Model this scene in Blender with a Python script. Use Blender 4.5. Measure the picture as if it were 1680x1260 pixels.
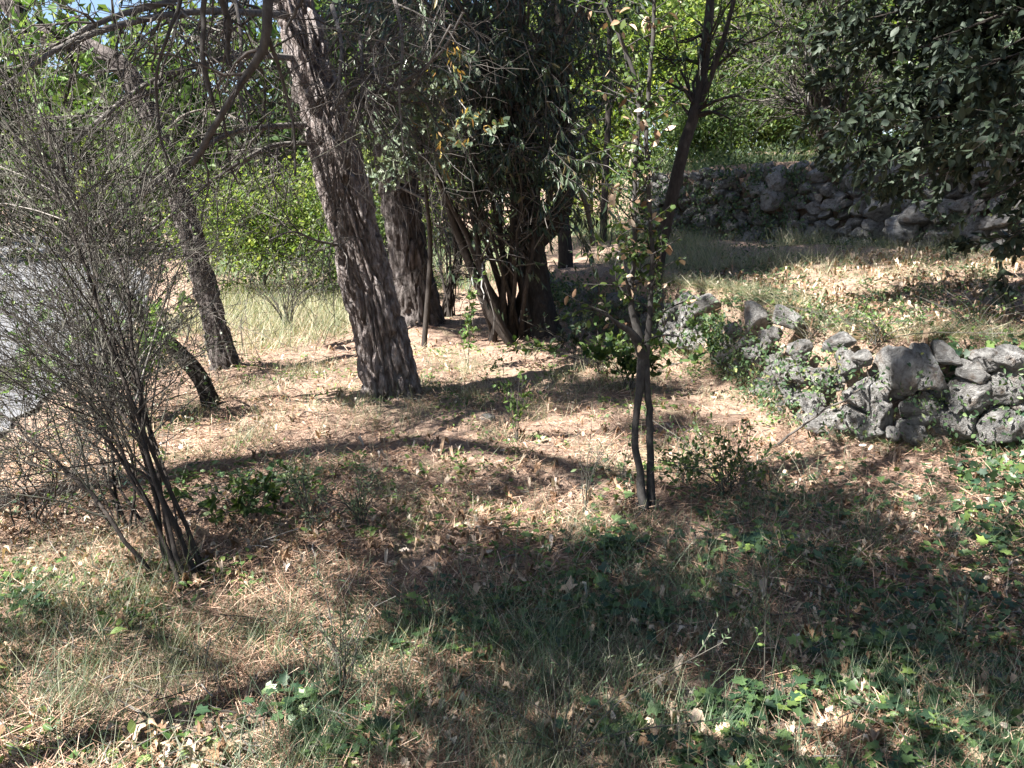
import bpy, math
import numpy as np
from mathutils import Vector

for o in list(bpy.data.objects):
    bpy.data.objects.remove(o, do_unlink=True)
sc = bpy.context.scene
COL = sc.collection
R = math.radians

# ------------------------------------------------------------------ camera
PITCH = 13.6
F = 1360.0                      # focal length in pixels of a 1680 px wide picture
cam_d = bpy.data.cameras.new("camera")
cam_d.sensor_width = 36.0
cam_d.lens = F / 1680.0 * 36.0
cam_d.clip_start = 0.05
cam_d.clip_end = 600.0
cam = bpy.data.objects.new("camera", cam_d)
COL.objects.link(cam)
cam.location = (0, 0, 1.6)
cam.rotation_euler = (R(90 - PITCH), 0, 0)
sc.camera = cam

# ------------------------------------------------------------------ sky and sun
SUN_EL, SHADOW_AZ = 50.0, 32.0  # shadows run to the right and a little away
sx = -math.cos(R(SUN_EL)) * math.cos(R(SHADOW_AZ))
sy = -math.cos(R(SUN_EL)) * math.sin(R(SHADOW_AZ))
sz = math.sin(R(SUN_EL))
SUN = np.array([sx, sy, sz])
world = bpy.data.worlds.new("World")
sc.world = world
world.use_nodes = True
wn = world.node_tree
sky = wn.nodes.new("ShaderNodeTexSky")
sky.sky_type = 'NISHITA'
sky.sun_disc = False
sky.sun_elevation = R(SUN_EL)
sky.sun_rotation = math.atan2(sx, sy)
sky.air_density = 0.75
sky.dust_density = 0.8
wn.links.new(sky.outputs[0], wn.nodes["Background"].inputs[0])
wn.nodes["Background"].inputs[1].default_value = 0.05
sun_d = bpy.data.lights.new("sun", 'SUN')
sun_d.energy = 5.0
sun_d.angle = R(0.53)
sun_d.color = (1.0, 0.96, 0.90)
sun = bpy.data.objects.new("sun", sun_d)
COL.objects.link(sun)
sun.location = (-12, -4, 16)
sun.rotation_euler = Vector(-SUN).to_track_quat('-Z', 'Y').to_euler()

sc.view_settings.view_transform = 'Standard'
sc.view_settings.look = 'None'
sc.view_settings.exposure = 2.35
sc.view_settings.gamma = 1.0
sc.view_settings.use_curve_mapping = False
sc.cycles.max_bounces = 6
sc.cycles.diffuse_bounces = 3
sc.cycles.transmission_bounces = 3
sc.cycles.use_denoising = True
try:
    sc.cycles.denoiser = 'OPENIMAGEDENOISE'
    sc.cycles.denoising_input_passes = 'RGB_ALBEDO_NORMAL'
    sc.cycles.denoising_prefilter = 'ACCURATE'
except Exception:
    pass

rng = np.random.default_rng(11)

# ------------------------------------------------------------------ numeric helpers
_p = R(PITCH)
def ray(u, v):
    a = (u - 840.0) / F
    b = (v - 630.0) / F
    return np.array([a, math.cos(_p) - b * math.sin(_p), -math.sin(_p) - b * math.cos(_p)])
def at(u, v, Y):
    d = ray(u, v)
    return np.array([0, 0, 1.6]) + d * (Y / d[1])
def nrm(v):
    return v / np.maximum(np.linalg.norm(v, axis=-1, keepdims=True), 1e-9)

_tab = np.random.default_rng(5).random((32, 32, 32)).astype(np.float32)
def vnoise(p):
    p = np.asarray(p, dtype=np.float64)
    i = np.floor(p).astype(int)
    f = p - i
    f = f * f * (3 - 2 * f)
    i0, i1 = i & 31, (i + 1) & 31
    x0, y0, z0 = i0[..., 0], i0[..., 1], i0[..., 2]
    x1, y1, z1 = i1[..., 0], i1[..., 1], i1[..., 2]
    fx, fy, fz = f[..., 0], f[..., 1], f[..., 2]
    t = _tab
    a = t[x0, y0, z0] * (1 - fx) + t[x1, y0, z0] * fx
    b = t[x0, y1, z0] * (1 - fx) + t[x1, y1, z0] * fx
    c = t[x0, y0, z1] * (1 - fx) + t[x1, y0, z1] * fx
    d = t[x0, y1, z1] * (1 - fx) + t[x1, y1, z1] * fx
    return (a * (1 - fy) + b * fy) * (1 - fz) + (c * (1 - fy) + d * fy) * fz
def fbm(p, octaves=4):
    p = np.asarray(p, dtype=np.float64)
    s, a, tot = 0, 1.0, 0
    for k in range(octaves):
        s = s + a * vnoise(p * (2 ** k) + 7.3 * k)
        tot += a
        a *= .5
    return s / tot
def fbm2(x, y, s, octaves=4, off=0.0):
    return fbm(np.stack([np.asarray(x) * s + off, np.asarray(y) * s + off * 1.7, np.full(np.shape(x), .37 + off)], -1), octaves)
def sstep(a, b, x):
    t = np.clip((x - a) / (b - a), 0, 1)
    return t * t * (3 - 2 * t)

def smooth_path(pts, n):
    """Catmull-Rom through control points, n samples, roughly even spacing."""
    P = np.asarray(pts, float)
    P = np.vstack([2 * P[0] - P[1], P, 2 * P[-1] - P[-2]])
    out = []
    for i in range(1, len(P) - 2):
        p0, p1, p2, p3 = P[i - 1], P[i], P[i + 1], P[i + 2]
        t = np.linspace(0, 1, 24, endpoint=False)[:, None]
        out.append(.5 * ((2 * p1) + (-p0 + p2) * t + (2 * p0 - 5 * p1 + 4 * p2 - p3) * t ** 2 + (-p0 + 3 * p1 - 3 * p2 + p3) * t ** 3))
    out = np.vstack(out + [P[-2][None]])
    s = np.r_[0, np.cumsum(np.linalg.norm(np.diff(out[:, :3], axis=0), axis=1))]
    q = np.linspace(0, s[-1], n) if np.isscalar(n) else np.clip(n, 0, s[-1])
    return np.stack([np.interp(q, s, out[:, k]) for k in range(P.shape[1])], -1)

# ------------------------------------------------------------------ mesh helpers
def raw_mesh(name, V, Fs, smooth=False):
    if not isinstance(Fs, list):
        Fs = [Fs]
    Fs = [np.asarray(f, dtype=np.int32) for f in Fs if len(f)]
    me = bpy.data.meshes.new(name)
    V = np.asarray(V, dtype=np.float32)
    me.vertices.add(len(V))
    me.vertices.foreach_set('co', V.ravel())
    idx = np.concatenate([f.ravel() for f in Fs])
    tot = np.concatenate([np.full(len(f), f.shape[1], dtype=np.int32) for f in Fs])
    start = np.r_[0, np.cumsum(tot)[:-1]].astype(np.int32)
    me.loops.add(len(idx))
    me.loops.foreach_set('vertex_index', idx)
    me.polygons.add(len(tot))
    me.polygons.foreach_set('loop_start', start)
    if smooth:
        me.polygons.foreach_set('use_smooth', np.ones(len(tot), dtype=bool))
    me.update(calc_edges=True)
    return me
def obj(name, V, Fs, mat, parent=None, smooth=False, origin=None):
    V = np.asarray(V, float)
    if parent is not None:
        o3 = np.array(parent['_o'])
    elif origin is not None:
        o3 = np.asarray(origin, float)
    else:
        o3 = np.zeros(3)
    me = raw_mesh(name, V - o3, Fs, smooth)
    me.materials.append(mat)
    o = bpy.data.objects.new(name, me)
    if name in ('twigs', 'leaves', 'crown', 'limbs', 'brown_leaves', 'yellow_leaves'):
        o['kind'] = 'stuff'
    COL.objects.link(o)
    if parent is not None:
        o.parent = parent
    else:
        o.location = o3
    return o
def tag(o, label=None, cat=None, group=None, kind=None):
    if label: o['label'] = label
    if cat: o['category'] = cat
    if group: o['group'] = group
    if kind: o['kind'] = kind
    return o
def thing(name, label, cat, base, group=None):
    o = bpy.data.objects.new(name, None)
    o.empty_display_size = .2
    o.location = tuple(float(c) for c in base)
    o['_o'] = [float(c) for c in base]
    COL.objects.link(o)
    return tag(o, label, cat, group)

def tubes(P, Rr, S=3):
    P = np.asarray(P, float); Rr = np.asarray(Rr, float)
    N, K, _ = P.shape
    T = nrm(np.gradient(P, axis=1))
    m = nrm(T.mean(axis=1))
    ref = np.where(np.abs(m[:, 2:3]) > .8, np.array([[1.0, 0, 0]]), np.array([[0, 0, 1.0]]))
    A = nrm(np.cross(T, ref[:, None, :]))
    B = np.cross(T, A)
    th = np.arange(S) / S * 2 * np.pi
    V = P[:, :, None, :] + Rr[:, :, None, None] * (np.cos(th)[:, None] * A[:, :, None, :] + np.sin(th)[:, None] * B[:, :, None, :])
    idx = np.arange(N * K * S).reshape(N, K, S)
    a = idx[:, :-1, :]; b = idx[:, 1:, :]
    Q = np.stack([a, np.roll(a, -1, 2), np.roll(b, -1, 2), b], -1).reshape(-1, 4)
    return V.reshape(-1, 3), Q
def merge(*parts):
    Vs, Fs, n = [], [], 0
    for V, Fc in parts:
        Vs.append(V); Fs.append(np.asarray(Fc) + n); n += len(V)
    return np.vstack(Vs), Fs
def one_tube(pts, r0, r1, n=10, S=8, power=1.0, wob=0.0):
    P = smooth_path(pts, n)
    if wob:
        P = P + (rng.random(P.shape) - .5) * wob
    t = np.linspace(0, 1, n) ** power
    return tubes(P[None], (r0 + (r1 - r0) * t)[None], S)

def grow(par, pr, n, L, spread, bias=(0, 0, 0), wig=.25, K=5, t0=.15, t1=1.0, r=(.5, .15), rmin=.0012, sub=None):
    """n child twigs on parent polylines par (N,K,3) with radii pr (N,K)."""
    N, KP, _ = par.shape
    ln = np.linalg.norm(np.diff(par, axis=1), axis=2).sum(1)
    i = rng.choice(N, n, p=ln / ln.sum())
    t = (t0 + (t1 - t0) * rng.random(n)) * (KP - 1)
    k = np.minimum(t.astype(int), KP - 2); f = (t - k)[:, None]
    pos = par[i, k] * (1 - f) + par[i, k + 1] * f
    tan = nrm(par[i, k + 1] - par[i, k])
    rad = pr[i, k] * (1 - f[:, 0]) + pr[i, k + 1] * f[:, 0]
    q = rng.normal(size=(n, 3))
    q = nrm(q - (q * tan).sum(1, keepdims=True) * tan)
    sp = np.radians(spread[0] + (spread[1] - spread[0]) * rng.random(n))[:, None]
    d = nrm(tan * np.cos(sp) + q * np.sin(sp) + .5 * np.array(bias))
    Ls = L[0] + (L[1] - L[0]) * rng.random(n) ** 1.4
    out = np.zeros((n, K, 3)); out[:, 0] = pos
    for s in range(1, K):
        d = nrm(d + rng.normal(size=(n, 3)) * wig + np.array(bias) * .35)
        out[:, s] = out[:, s - 1] + d * (Ls / (K - 1))[:, None]
    r0 = np.maximum(rad * r[0], rmin * 1.3)
    rr = np.maximum(r0[:, None] * (1 + (r[1] - 1) * np.linspace(0, 1, K)), rmin)
    return out, rr

# leaf templates: x along the leaf, y across, z up; unit length
def fan(outline, fold=.12, droop=.1):
    o = np.array(outline, float)
    c = np.array([[.42, 0, 0]])
    z = fold * np.abs(o[:, 1:2]) - droop * o[:, :1] ** 2
    V = np.vstack([c - [[0, 0, droop * .17]], np.hstack([o, z])])
    m = len(o)
    T = np.array([[0, 1 + j, 1 + (j + 1) % m] for j in range(m)])
    return V, T
RHOMB = (np.array([[0, 0, 0], [.48, .24, .07], [1, 0, -.06], [.48, -.24, .07]]), np.array([[0, 2, 1], [0, 3, 2]]))
OVAL = fan([(0, 0), (.2, -.17), (.5, -.25), (.8, -.15), (1, 0), (.8, .15), (.5, .25), (.2, .17)], .25, .15)
LANCE = (np.array([[0, 0, 0], [.35, .11, .03], [.7, .08, -.04], [1, 0, -.16], [.7, -.08, -.04], [.35, -.11, .03]]),
         np.array([[0, 3, 1], [1, 3, 2], [0, 5, 3], [5, 4, 3]]))
OAK = fan([(0, 0), (.12, -.06), (.2, -.17), (.32, -.12), (.42, -.27), (.56, -.16), (.68, -.25), (.8, -.12), (.93, -.12), (1, 0),
           (.93, .12), (.8, .12), (.68, .25), (.56, .16), (.42, .27), (.32, .12), (.2, .17), (.12, .06)], .2, .2)
IVY = fan([(.1, 0), (0, -.22), (.2, -.45), (.36, -.27), (.66, -.38), (.66, -.17), (1, 0), (.66, .17), (.66, .38), (.36, .27), (.2, .45), (0, .22)], .12, .12)
def curl(tpl, k):
    V, T = tpl
    V = V.copy()
    V[:, 2] += k * (V[:, 1] ** 2) * 4 + k * .5 * np.sin(V[:, 0] * 5)
    return V, T
def leaves(pos, d, n, size, tpl, wide=None):
    V, T = tpl
    d = nrm(d)
    w = nrm(np.cross(n, d)); n = np.cross(d, w)
    s = np.asarray(size)[:, None, None]
    wr = rng.random((len(pos), 1, 1))
    ww = s * (.7 + .55 * wr) if wide is None else s * np.asarray(wide)[:, None, None]
    zs = s * (-.6 + 3.2 * rng.random((len(pos), 1, 1)))
    out = pos[:, None, :] + s * V[None, :, 0:1] * d[:, None, :] + ww * V[None, :, 1:2] * w[:, None, :] + zs * V[None, :, 2:3] * n[:, None, :]
    F_ = T[None] + (np.arange(len(pos)) * len(V))[:, None, None]
    return out.reshape(-1, 3), F_.reshape(-1, 3)
def leaves_on(tw, n, size, tpl, droop=.0, up=.6, out=.6, t0=.2):
    """leaves along twig polylines"""
    N, K, _ = tw.shape
    i = rng.integers(0, N, n)
    t = (t0 + (1 - t0) * rng.random(n)) * (K - 1)
    k = np.minimum(t.astype(int), K - 2); f = (t - k)[:, None]
    pos = tw[i, k] * (1 - f) + tw[i, k + 1] * f
    tan = nrm(tw[i, k + 1] - tw[i, k])
    d = nrm(tan * .6 + rng.normal(size=(n, 3)) * out + np.array([0, 0, -droop]))
    nn = nrm(rng.normal(size=(n, 3)) * .7 + np.array([0, 0, up]))
    s = size[0] + (size[1] - size[0]) * rng.random(n)
    return leaves(pos, d, nn, s, tpl)

# ------------------------------------------------------------------ materials
def new_mat(name):
    m = bpy.data.materials.new(name)
    m.use_nodes = True
    nt = m.node_tree
    nt.nodes.clear()
    out = nt.nodes.new("ShaderNodeOutputMaterial")
    return m, nt, out
def ramp(nt, stops, fac):
    r = nt.nodes.new("ShaderNodeValToRGB")
    el = r.color_ramp.elements
    while len(el) < len(stops):
        el.new(.5)
    for e, (p, c) in zip(el, stops):
        e.position = p
        e.color = (*c, 1)
    nt.links.new(fac, r.inputs[0])
    return r.outputs[0]
def noise(nt, scale, detail=5, rough=.6, coord='Object', dist=0.0, vec=None):
    n = nt.nodes.new("ShaderNodeTexNoise")
    n.inputs['Scale'].default_value = scale
    n.inputs['Detail'].default_value = detail
    n.inputs['Roughness'].default_value = rough
    n.inputs['Distortion'].default_value = dist
    if vec is None:
        tc = nt.nodes.new("ShaderNodeTexCoord")
        vec = tc.outputs[coord]
    nt.links.new(vec, n.inputs['Vector'])
    return n.outputs['Fac']
def bump(nt, h, strength, dist):
    b = nt.nodes.new("ShaderNodeBump")
    b.inputs['Strength'].default_value = strength
    b.inputs['Distance'].default_value = dist
    nt.links.new(h, b.inputs['Height'])
    return b.outputs[0]
def mixc(nt, fac, a, b, mode='MIX'):
    m = nt.nodes.new("ShaderNodeMix")
    m.data_type = 'RGBA'
    m.blend_type = mode
    for s, v in ((0, fac), (6, a), (7, b)):
        if hasattr(v, 'is_output') or hasattr(v, 'links'):
            nt.links.new(v, m.inputs[s])
        else:
            m.inputs[s].default_value = v if s == 0 else (*v, 1)
    return m.outputs[2]
def island(nt):
    g = nt.nodes.new("ShaderNodeNewGeometry")
    return g.outputs['Random Per Island']
def bsdf(nt, color, rough=.8, spec=.3, normal=None):
    b = nt.nodes.new("ShaderNodeBsdfPrincipled")
    if hasattr(color, 'links'):
        nt.links.new(color, b.inputs['Base Color'])
    else:
        b.inputs['Base Color'].default_value = (*color, 1)
    b.inputs['Roughness'].default_value = rough
    b.inputs['Specular IOR Level'].default_value = spec
    if normal is not None:
        nt.links.new(normal, b.inputs['Normal'])
    return b.outputs[0]
def leaf_mat(name, stops, transl=.35, rough=.45, spec=.4, tboost=1.5):
    m, nt, out = new_mat(name)
    c = ramp(nt, stops, island(nt))
    s = bsdf(nt, c, rough, spec)
    if transl > 0:
        t = nt.nodes.new("ShaderNodeBsdfTranslucent")
        tc = mixc(nt, 1.0, c, (tboost, tboost * 1.02, tboost * .55), 'MULTIPLY')
        nt.links.new(tc, t.inputs[0])
        mx = nt.nodes.new("ShaderNodeMixShader")
        mx.inputs[0].default_value = transl
        nt.links.new(s, mx.inputs[1]); nt.links.new(t.outputs[0], mx.inputs[2])
        s = mx.outputs[0]
    nt.links.new(s, out.inputs[0])
    return m
def wood_mat(name, stops, scale=30, stretch=.25, b=.5, bd=.006, rough=.9):
    m, nt, out = new_mat(name)
    tc = nt.nodes.new("ShaderNodeTexCoord")
    mp = nt.nodes.new("ShaderNodeMapping")
    mp.inputs['Scale'].default_value = (1, 1, stretch)
    nt.links.new(tc.outputs['Object'], mp.inputs['Vector'])
    n1 = noise(nt, scale, 6, .65, vec=mp.outputs[0])
    c = ramp(nt, stops, n1)
    n2 = noise(nt, scale * 3, 4, .6, vec=mp.outputs[0])
    nt.links.new(bsdf(nt, c, rough, .2, bump(nt, n2, b, bd)), out.inputs[0])
    return m
def twig_mat(name, stops, rough=.85):
    m, nt, out = new_mat(name)
    c = ramp(nt, stops, island(nt))
    nt.links.new(bsdf(nt, c, rough, .25), out.inputs[0])
    return m

M = {}
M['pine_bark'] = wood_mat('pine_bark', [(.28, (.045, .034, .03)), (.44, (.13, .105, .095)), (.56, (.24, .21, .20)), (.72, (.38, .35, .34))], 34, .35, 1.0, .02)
M['dark_pine'] = wood_mat('dark_pine', [(.25, (.026, .021, .019)), (.45, (.068, .058, .054)), (.62, (.14, .122, .115)), (.85, (.25, .225, .215))], 30, .3, .9, .012)  # darker copy of pine_bark; the back pine's shade is put into this colour
M['dark_bark'] = wood_mat('dark_bark', [(.3, (.02, .017, .015)), (.6, (.05, .042, .037)), (.85, (.11, .097, .087))], 40, .3, .6, .006)
M['grey_bark'] = wood_mat('grey_bark', [(.3, (.06, .052, .045)), (.6, (.14, .125, .11)), (.85, (.25, .23, .21))], 50, .4, .5, .003)
M['black_bark'] = wood_mat('black_bark', [(.3, (.010, .009, .008)), (.6, (.026, .022, .020)), (.85, (.06, .053, .048))], 40, .3, .6, .006)
M['pale_bark'] = wood_mat('pale_bark', [(.3, (.06, .054, .05)), (.6, (.14, .128, .118)), (.85, (.27, .25, .235))], 50, .4, .5, .003)
M['smooth_bark'] = wood_mat('smooth_bark', [(.3, (.028, .026, .025)), (.6, (.058, .054, .051)), (.85, (.12, .115, .11))], 60, .5, .4, .002)
M['dead_twig'] = twig_mat('dead_twig', [(0, (.04, .034, .03)), (.55, (.075, .066, .058)), (.9, (.13, .117, .105)), (1, (.22, .205, .19))])
M['broom_twig'] = twig_mat('broom_twig', [(0, (.04, .035, .031)), (.5, (.08, .073, .065)), (.8, (.105, .105, .08)), (1, (.22, .20, .185))])
M['near_twig'] = twig_mat('near_twig', [(0, (.03, .026, .024)), (1, (.07, .06, .055))])
M['stick'] = twig_mat('stick', [(0, (.16, .12, .09)), (1, (.34, .28, .23))])
M['needle'] = twig_mat('needle', [(0, (.10, .06, .042)), (.35, (.22, .13, .085)), (.7, (.38, .24, .165)), (1, (.52, .39, .295))], .6)
M['grass_dry'] = leaf_mat('grass_dry', [(0, (.09, .12, .065)), (.4, (.19, .22, .13)), (.7, (.34, .32, .21)), (1, (.5, .44, .33))], .3, .5, .3, 1.2)
M['grass_green'] = leaf_mat('grass_green', [(0, (.06, .105, .055)), (.5, (.12, .18, .10)), (.85, (.22, .27, .17)), (1, (.42, .40, .28))], .35, .5, .3, 1.3)
M['grass_grey'] = leaf_mat('grass_grey', [(0, (.08, .12, .075)), (.5, (.16, .22, .14)), (.85, (.28, .32, .22)), (1, (.5, .46, .36))], .3, .5, .3, 1.2)
M['dead_leaf'] = leaf_mat('dead_leaf', [(0, (.12, .07, .04)), (.3, (.28, .175, .11)), (.6, (.44, .32, .225)), (.9, (.55, .44, .34)), (1, (.62, .54, .46))], .15, .7, .25, 1.1)
M['ivy'] = leaf_mat('ivy', [(0, (.02, .045, .026)), (.5, (.042, .08, .032)), (.88, (.075, .125, .045)), (1, (.17, .24, .06))], .25, .4, .45, 1.5)
M['weed'] = leaf_mat('weed', [(0, (.05, .10, .03)), (.5, (.10, .17, .05)), (1, (.2, .26, .08))], .35, .45, .35, 1.4)
M['weed_dark'] = leaf_mat('weed_dark', [(0, (.03, .06, .03)), (.6, (.06, .105, .045)), (.92, (.12, .17, .07)), (1, (.26, .28, .10))], .25, .5, .35, 1.3)
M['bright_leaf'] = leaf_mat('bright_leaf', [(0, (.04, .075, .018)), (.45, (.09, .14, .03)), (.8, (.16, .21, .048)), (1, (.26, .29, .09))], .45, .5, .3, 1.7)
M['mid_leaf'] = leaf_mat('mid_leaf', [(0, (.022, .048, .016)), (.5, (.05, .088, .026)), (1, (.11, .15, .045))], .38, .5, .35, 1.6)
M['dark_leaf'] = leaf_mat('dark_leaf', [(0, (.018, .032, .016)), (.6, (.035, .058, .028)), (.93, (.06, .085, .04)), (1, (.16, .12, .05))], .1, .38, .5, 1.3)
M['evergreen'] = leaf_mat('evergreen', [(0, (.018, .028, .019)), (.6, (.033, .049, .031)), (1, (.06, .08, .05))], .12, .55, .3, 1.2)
M['grey_leaf'] = leaf_mat('grey_leaf', [(0, (.06, .09, .06)), (.6, (.12, .16, .10)), (1, (.22, .25, .17))], .25, .5, .4, 1.2)
M['oak_leaf'] = leaf_mat('oak_leaf', [(0, (.06, .12, .03)), (.5, (.11, .19, .055)), (1, (.22, .29, .11))], .4, .45, .4, 1.4)
M['yellow_leaf'] = leaf_mat('yellow_leaf', [(0, (.15, .07, .02)), (.5, (.27, .165, .035)), (1, (.26, .23, .06))], .35, .5, .3, 1.3)
M['pine_needle'] = leaf_mat('pine_needle', [(0, (.03, .055, .02)), (1, (.075, .11, .045))], .15, .5, .3, 1.2)

# ------------------------------------------------------------------ terrain
W1 = np.array([(9, 3.4), (5, 4.25), (3.1, 4.58), (2.6, 4.72), (2.05, 4.88), (1.86, 5.4), (1.8, 6.2), (1.74, 7.2), (1.42, 8.05), (.8, 8.85), (.35, 10.4), (0, 15), (-.5, 90)], float)
W2 = np.array([(10, 1.5), (8, 3.2), (6.4, 6.5), (5.35, 8.9), (4.9, 10.6), (4.2, 11.35), (3.55, 11.9), (3.35, 12.3), (2.25, 12.9), (1.8, 14.5), (1.2, 90)], float)
ROAD_R = np.array([(-2.3, 1), (-3.0, 4.6), (-3.45, 7), (-4.5, 11), (-6.5, 16), (-12, 26), (-30, 50), (-60, 80)], float)
def poly_dist(x, y, L):
    p = np.stack([x, y], -1)
    best = np.full(x.shape, 1e9)
    for a, b in zip(L[:-1], L[1:]):
        d = b - a
        t = np.clip(((p - a) @ d) / (d @ d), 0, 1)
        best = np.minimum(best, np.linalg.norm(p - a - t[..., None] * d, axis=-1))
    return best
def inside(x, y, poly):
    r = np.zeros(x.shape, bool)
    n = len(poly)
    j = n - 1
    for i in range(n):
        xi, yi = poly[i]; xj, yj = poly[j]
        c = ((yi > y) != (yj > y)) & (x < (xj - xi) * (y - yi) / (yj - yi + 1e-12) + xi)
        r ^= c
        j = i
    return r
P1 = np.vstack([W1, [(90, 90), (90, 3.6)]])
P2 = np.vstack([W2, [(90, 90), (90, 1.5)]])
def sd(x, y, L, P):
    d = poly_dist(x, y, L)
    return np.where(inside(x, y, P), d, -d)
MOUNDS = [(-.85, 6.0, .10, .42), (-1.02, 9.2, .10, .5), (-2.38, 6.9, .07, .3), (.34, 8.6, .08, .4), (-1.35, 3.25, .07, .3), (.66, 4.05, .04, .18), (-2.1, 5.8, .05, .2)]
def height(x, y):
    x = np.asarray(x, float); y = np.asarray(y, float)
    wob = (fbm2(x, y, 2.2, 3, 3.1) - .5) * .22
    d1 = sd(x, y, W1, P1) + wob
    d2 = sd(x, y, W2, P2) + wob * .6
    z = (fbm2(x, y, .7, 3) - .5) * .14 + (fbm2(x, y, 3.2, 3, 9.) - .5) * .05
    rim = .60 + .06 * np.sin(x * 1.3 + y * .9)
    z = z + sstep(.04, .2, d1) * rim + np.clip(d1, 0, 6) * .055 + .05 * np.exp(-np.clip(-d1, 0, 9) / .3) * (d1 < .05)
    z = z + sstep(.14, .34, d2) * (1.06 + .04 * np.sin(x * 2)) + np.clip(d2, 0, 30) * .06
    for (mx, my, mh, mr) in MOUNDS:
        z = z + mh * np.exp(-((x - mx) ** 2 + (y - my) ** 2) / mr ** 2)
    rx = np.interp(y, ROAD_R[:, 1], ROAD_R[:, 0])
    t = sstep(-.1, 1.0, rx + .35 - x)
    z = z * (1 - t) + t * (-.16 - .004 * np.clip(y - 10, 0, 60))
    z = z - np.clip(y - 18, 0, 200) * .006 * (d1 < 0)
    return z
def h1(x, y):
    return float(height(np.array([x]), np.array([y]))[0])
def ground_hit(u, v):
    d = ray(u, v)
    o = np.array([0, 0, 1.6])
    a = 1.5
    for step in (.25, .04, .004):
        t = a + np.arange(160 if step > .1 else 8 if step > .01 else 12) * step
        p = o + t[:, None] * d
        below = p[:, 2] < height(p[:, 0], p[:, 1])
        k = int(np.argmax(below)) if below.any() else len(t) - 1
        a = t[max(k - 1, 0)]
    return p[k]

def axis(dense0, dense1, step, far0, far1):
    a = list(np.arange(dense0, dense1 + 1e-6, step))
    s = step
    while a[-1] < far1:
        s *= 1.16; a.append(a[-1] + s)
    s = step
    while a[0] > far0:
        s *= 1.16; a.insert(0, a[0] - s)
    return np.array(a)
gx = axis(-4.4, 5.6, .055, -140, 140)
gy = axis(1.5, 12.8, .055, -60, 240)
GX, GY = np.meshgrid(gx, gy)
GZ = height(GX, GY)
# small lumps, only where the grid is fine
GZ = GZ + (fbm2(GX, GY, 9, 3, 4.4) - .5) * .07 * ((GY < 14) & (np.abs(GX) < 6.6))
ny, nx = GX.shape
ii = np.arange(nx * ny).reshape(ny, nx)
Q = np.stack([ii[:-1, :-1], ii[:-1, 1:], ii[1:, 1:], ii[1:, :-1]], -1).reshape(-1, 4)
m, nt, out = new_mat('needle_litter_soil')
n1 = noise(nt, 3.0, 6, .62)
n2 = noise(nt, 26, 6, .7)
n3 = noise(nt, 110, 4, .7)
ca = ramp(nt, [(.3, (.09, .06, .045)), (.46, (.20, .135, .10)), (.6, (.33, .235, .18)), (.75, (.44, .345, .275))], n2)
cb = ramp(nt, [(.32, (.05, .036, .027)), (.5, (.24, .165, .125)), (.68, (.5, .40, .32))], n3)
cc = mixc(nt, .5, ca, cb)
cg = ramp(nt, [(.3, (.12, .12, .06)), (.7, (.30, .29, .17))], n2)
gm = ramp(nt, [(.56, (0, 0, 0)), (.7, (.75, .75, .75))], n1)
cc = mixc(nt, gm, cc, cg)
nt.links.new(bsdf(nt, cc, .95, .15, bump(nt, n3, .8, .012)), out.inputs[0])
M['soil'] = m
ground = obj('ground', np.stack([GX, GY, GZ], -1).reshape(-1, 3), Q, M['soil'], smooth=True)
tag(ground, kind='structure')

# road: sheet a little above the ground, following the same dip
ys = axis(-6, 30, .25, -40, 84)
rx = np.interp(ys, ROAD_R[:, 1], ROAD_R[:, 0])
nrow = 15
RX = rx[:, None] - .45 + (rng.random((len(ys), 1)) - .5) * .10 - np.linspace(0, 1, nrow)[None] * 3.4
RY = np.repeat(ys[:, None], nrow, 1)
RZ = height(RX, RY) + .035 + (.03 * np.sin(np.linspace(0, np.pi, nrow)))[None]
ii = np.arange(len(ys) * nrow).reshape(len(ys), nrow)
Q = np.stack([ii[:-1, 1:], ii[:-1, :-1], ii[1:, :-1], ii[1:, 1:]], -1).reshape(-1, 4)
m, nt, out = new_mat('asphalt')
a1 = noise(nt, 140, 3, .7); a2 = noise(nt, 1.6, 5, .6)
c = mixc(nt, .5, ramp(nt, [(.3, (.105, .107, .115)), (.7, (.14, .142, .15))], a1), ramp(nt, [(.35, (.10, .102, .11)), (.7, (.17, .17, .175))], a2))
nt.links.new(bsdf(nt, c, .7, .35, bump(nt, a1, .1, .001)), out.inputs[0])
road = obj('road', np.stack([RX, RY, RZ], -1).reshape(-1, 3), Q, m, smooth=True)
tag(road, kind='structure')

# ------------------------------------------------------------------ dry stone walls
import bmesh
def ico(sub):
    bm = bmesh.new()
    bmesh.ops.create_icosphere(bm, subdivisions=sub, radius=1)
    V = np.array([v.co[:] for v in bm.verts]); T = np.array([[v.index for v in f.verts] for f in bm.faces])
    bm.free()
    return V, T
m, nt, out = new_mat('limestone')
tc = nt.nodes.new("ShaderNodeTexCoord"); oi = nt.nodes.new("ShaderNodeObjectInfo")
va = nt.nodes.new("ShaderNodeVectorMath"); va.operation = 'MULTIPLY_ADD'
nt.links.new(tc.outputs['Object'], va.inputs[0]); va.inputs[1].default_value = (1, 1, 1)
nt.links.new(oi.outputs['Location'], va.inputs[2])
s1 = noise(nt, 2.6, 6, .68, vec=va.outputs[0], dist=.4)
s2 = noise(nt, 12, 5, .7, vec=va.outputs[0])
s3 = noise(nt, 1.4, 4, .6, vec=va.outputs[0])
c = ramp(nt, [(.28, (.12, .113, .105)), (.4, (.24, .232, .222)), (.52, (.40, .39, .378)), (.68, (.58, .57, .55))], s1)
pit = ramp(nt, [(.27, (.42, .4, .38)), (.38, (1, 1, 1))], s2)
c = mixc(nt, 1.0, c, pit, 'MULTIPLY')
dirt = ramp(nt, [(.55, (0, 0, 0)), (.7, (.75, .75, .75))], s3)
c = mixc(nt, dirt, c, (.23, .165, .12))
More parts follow.
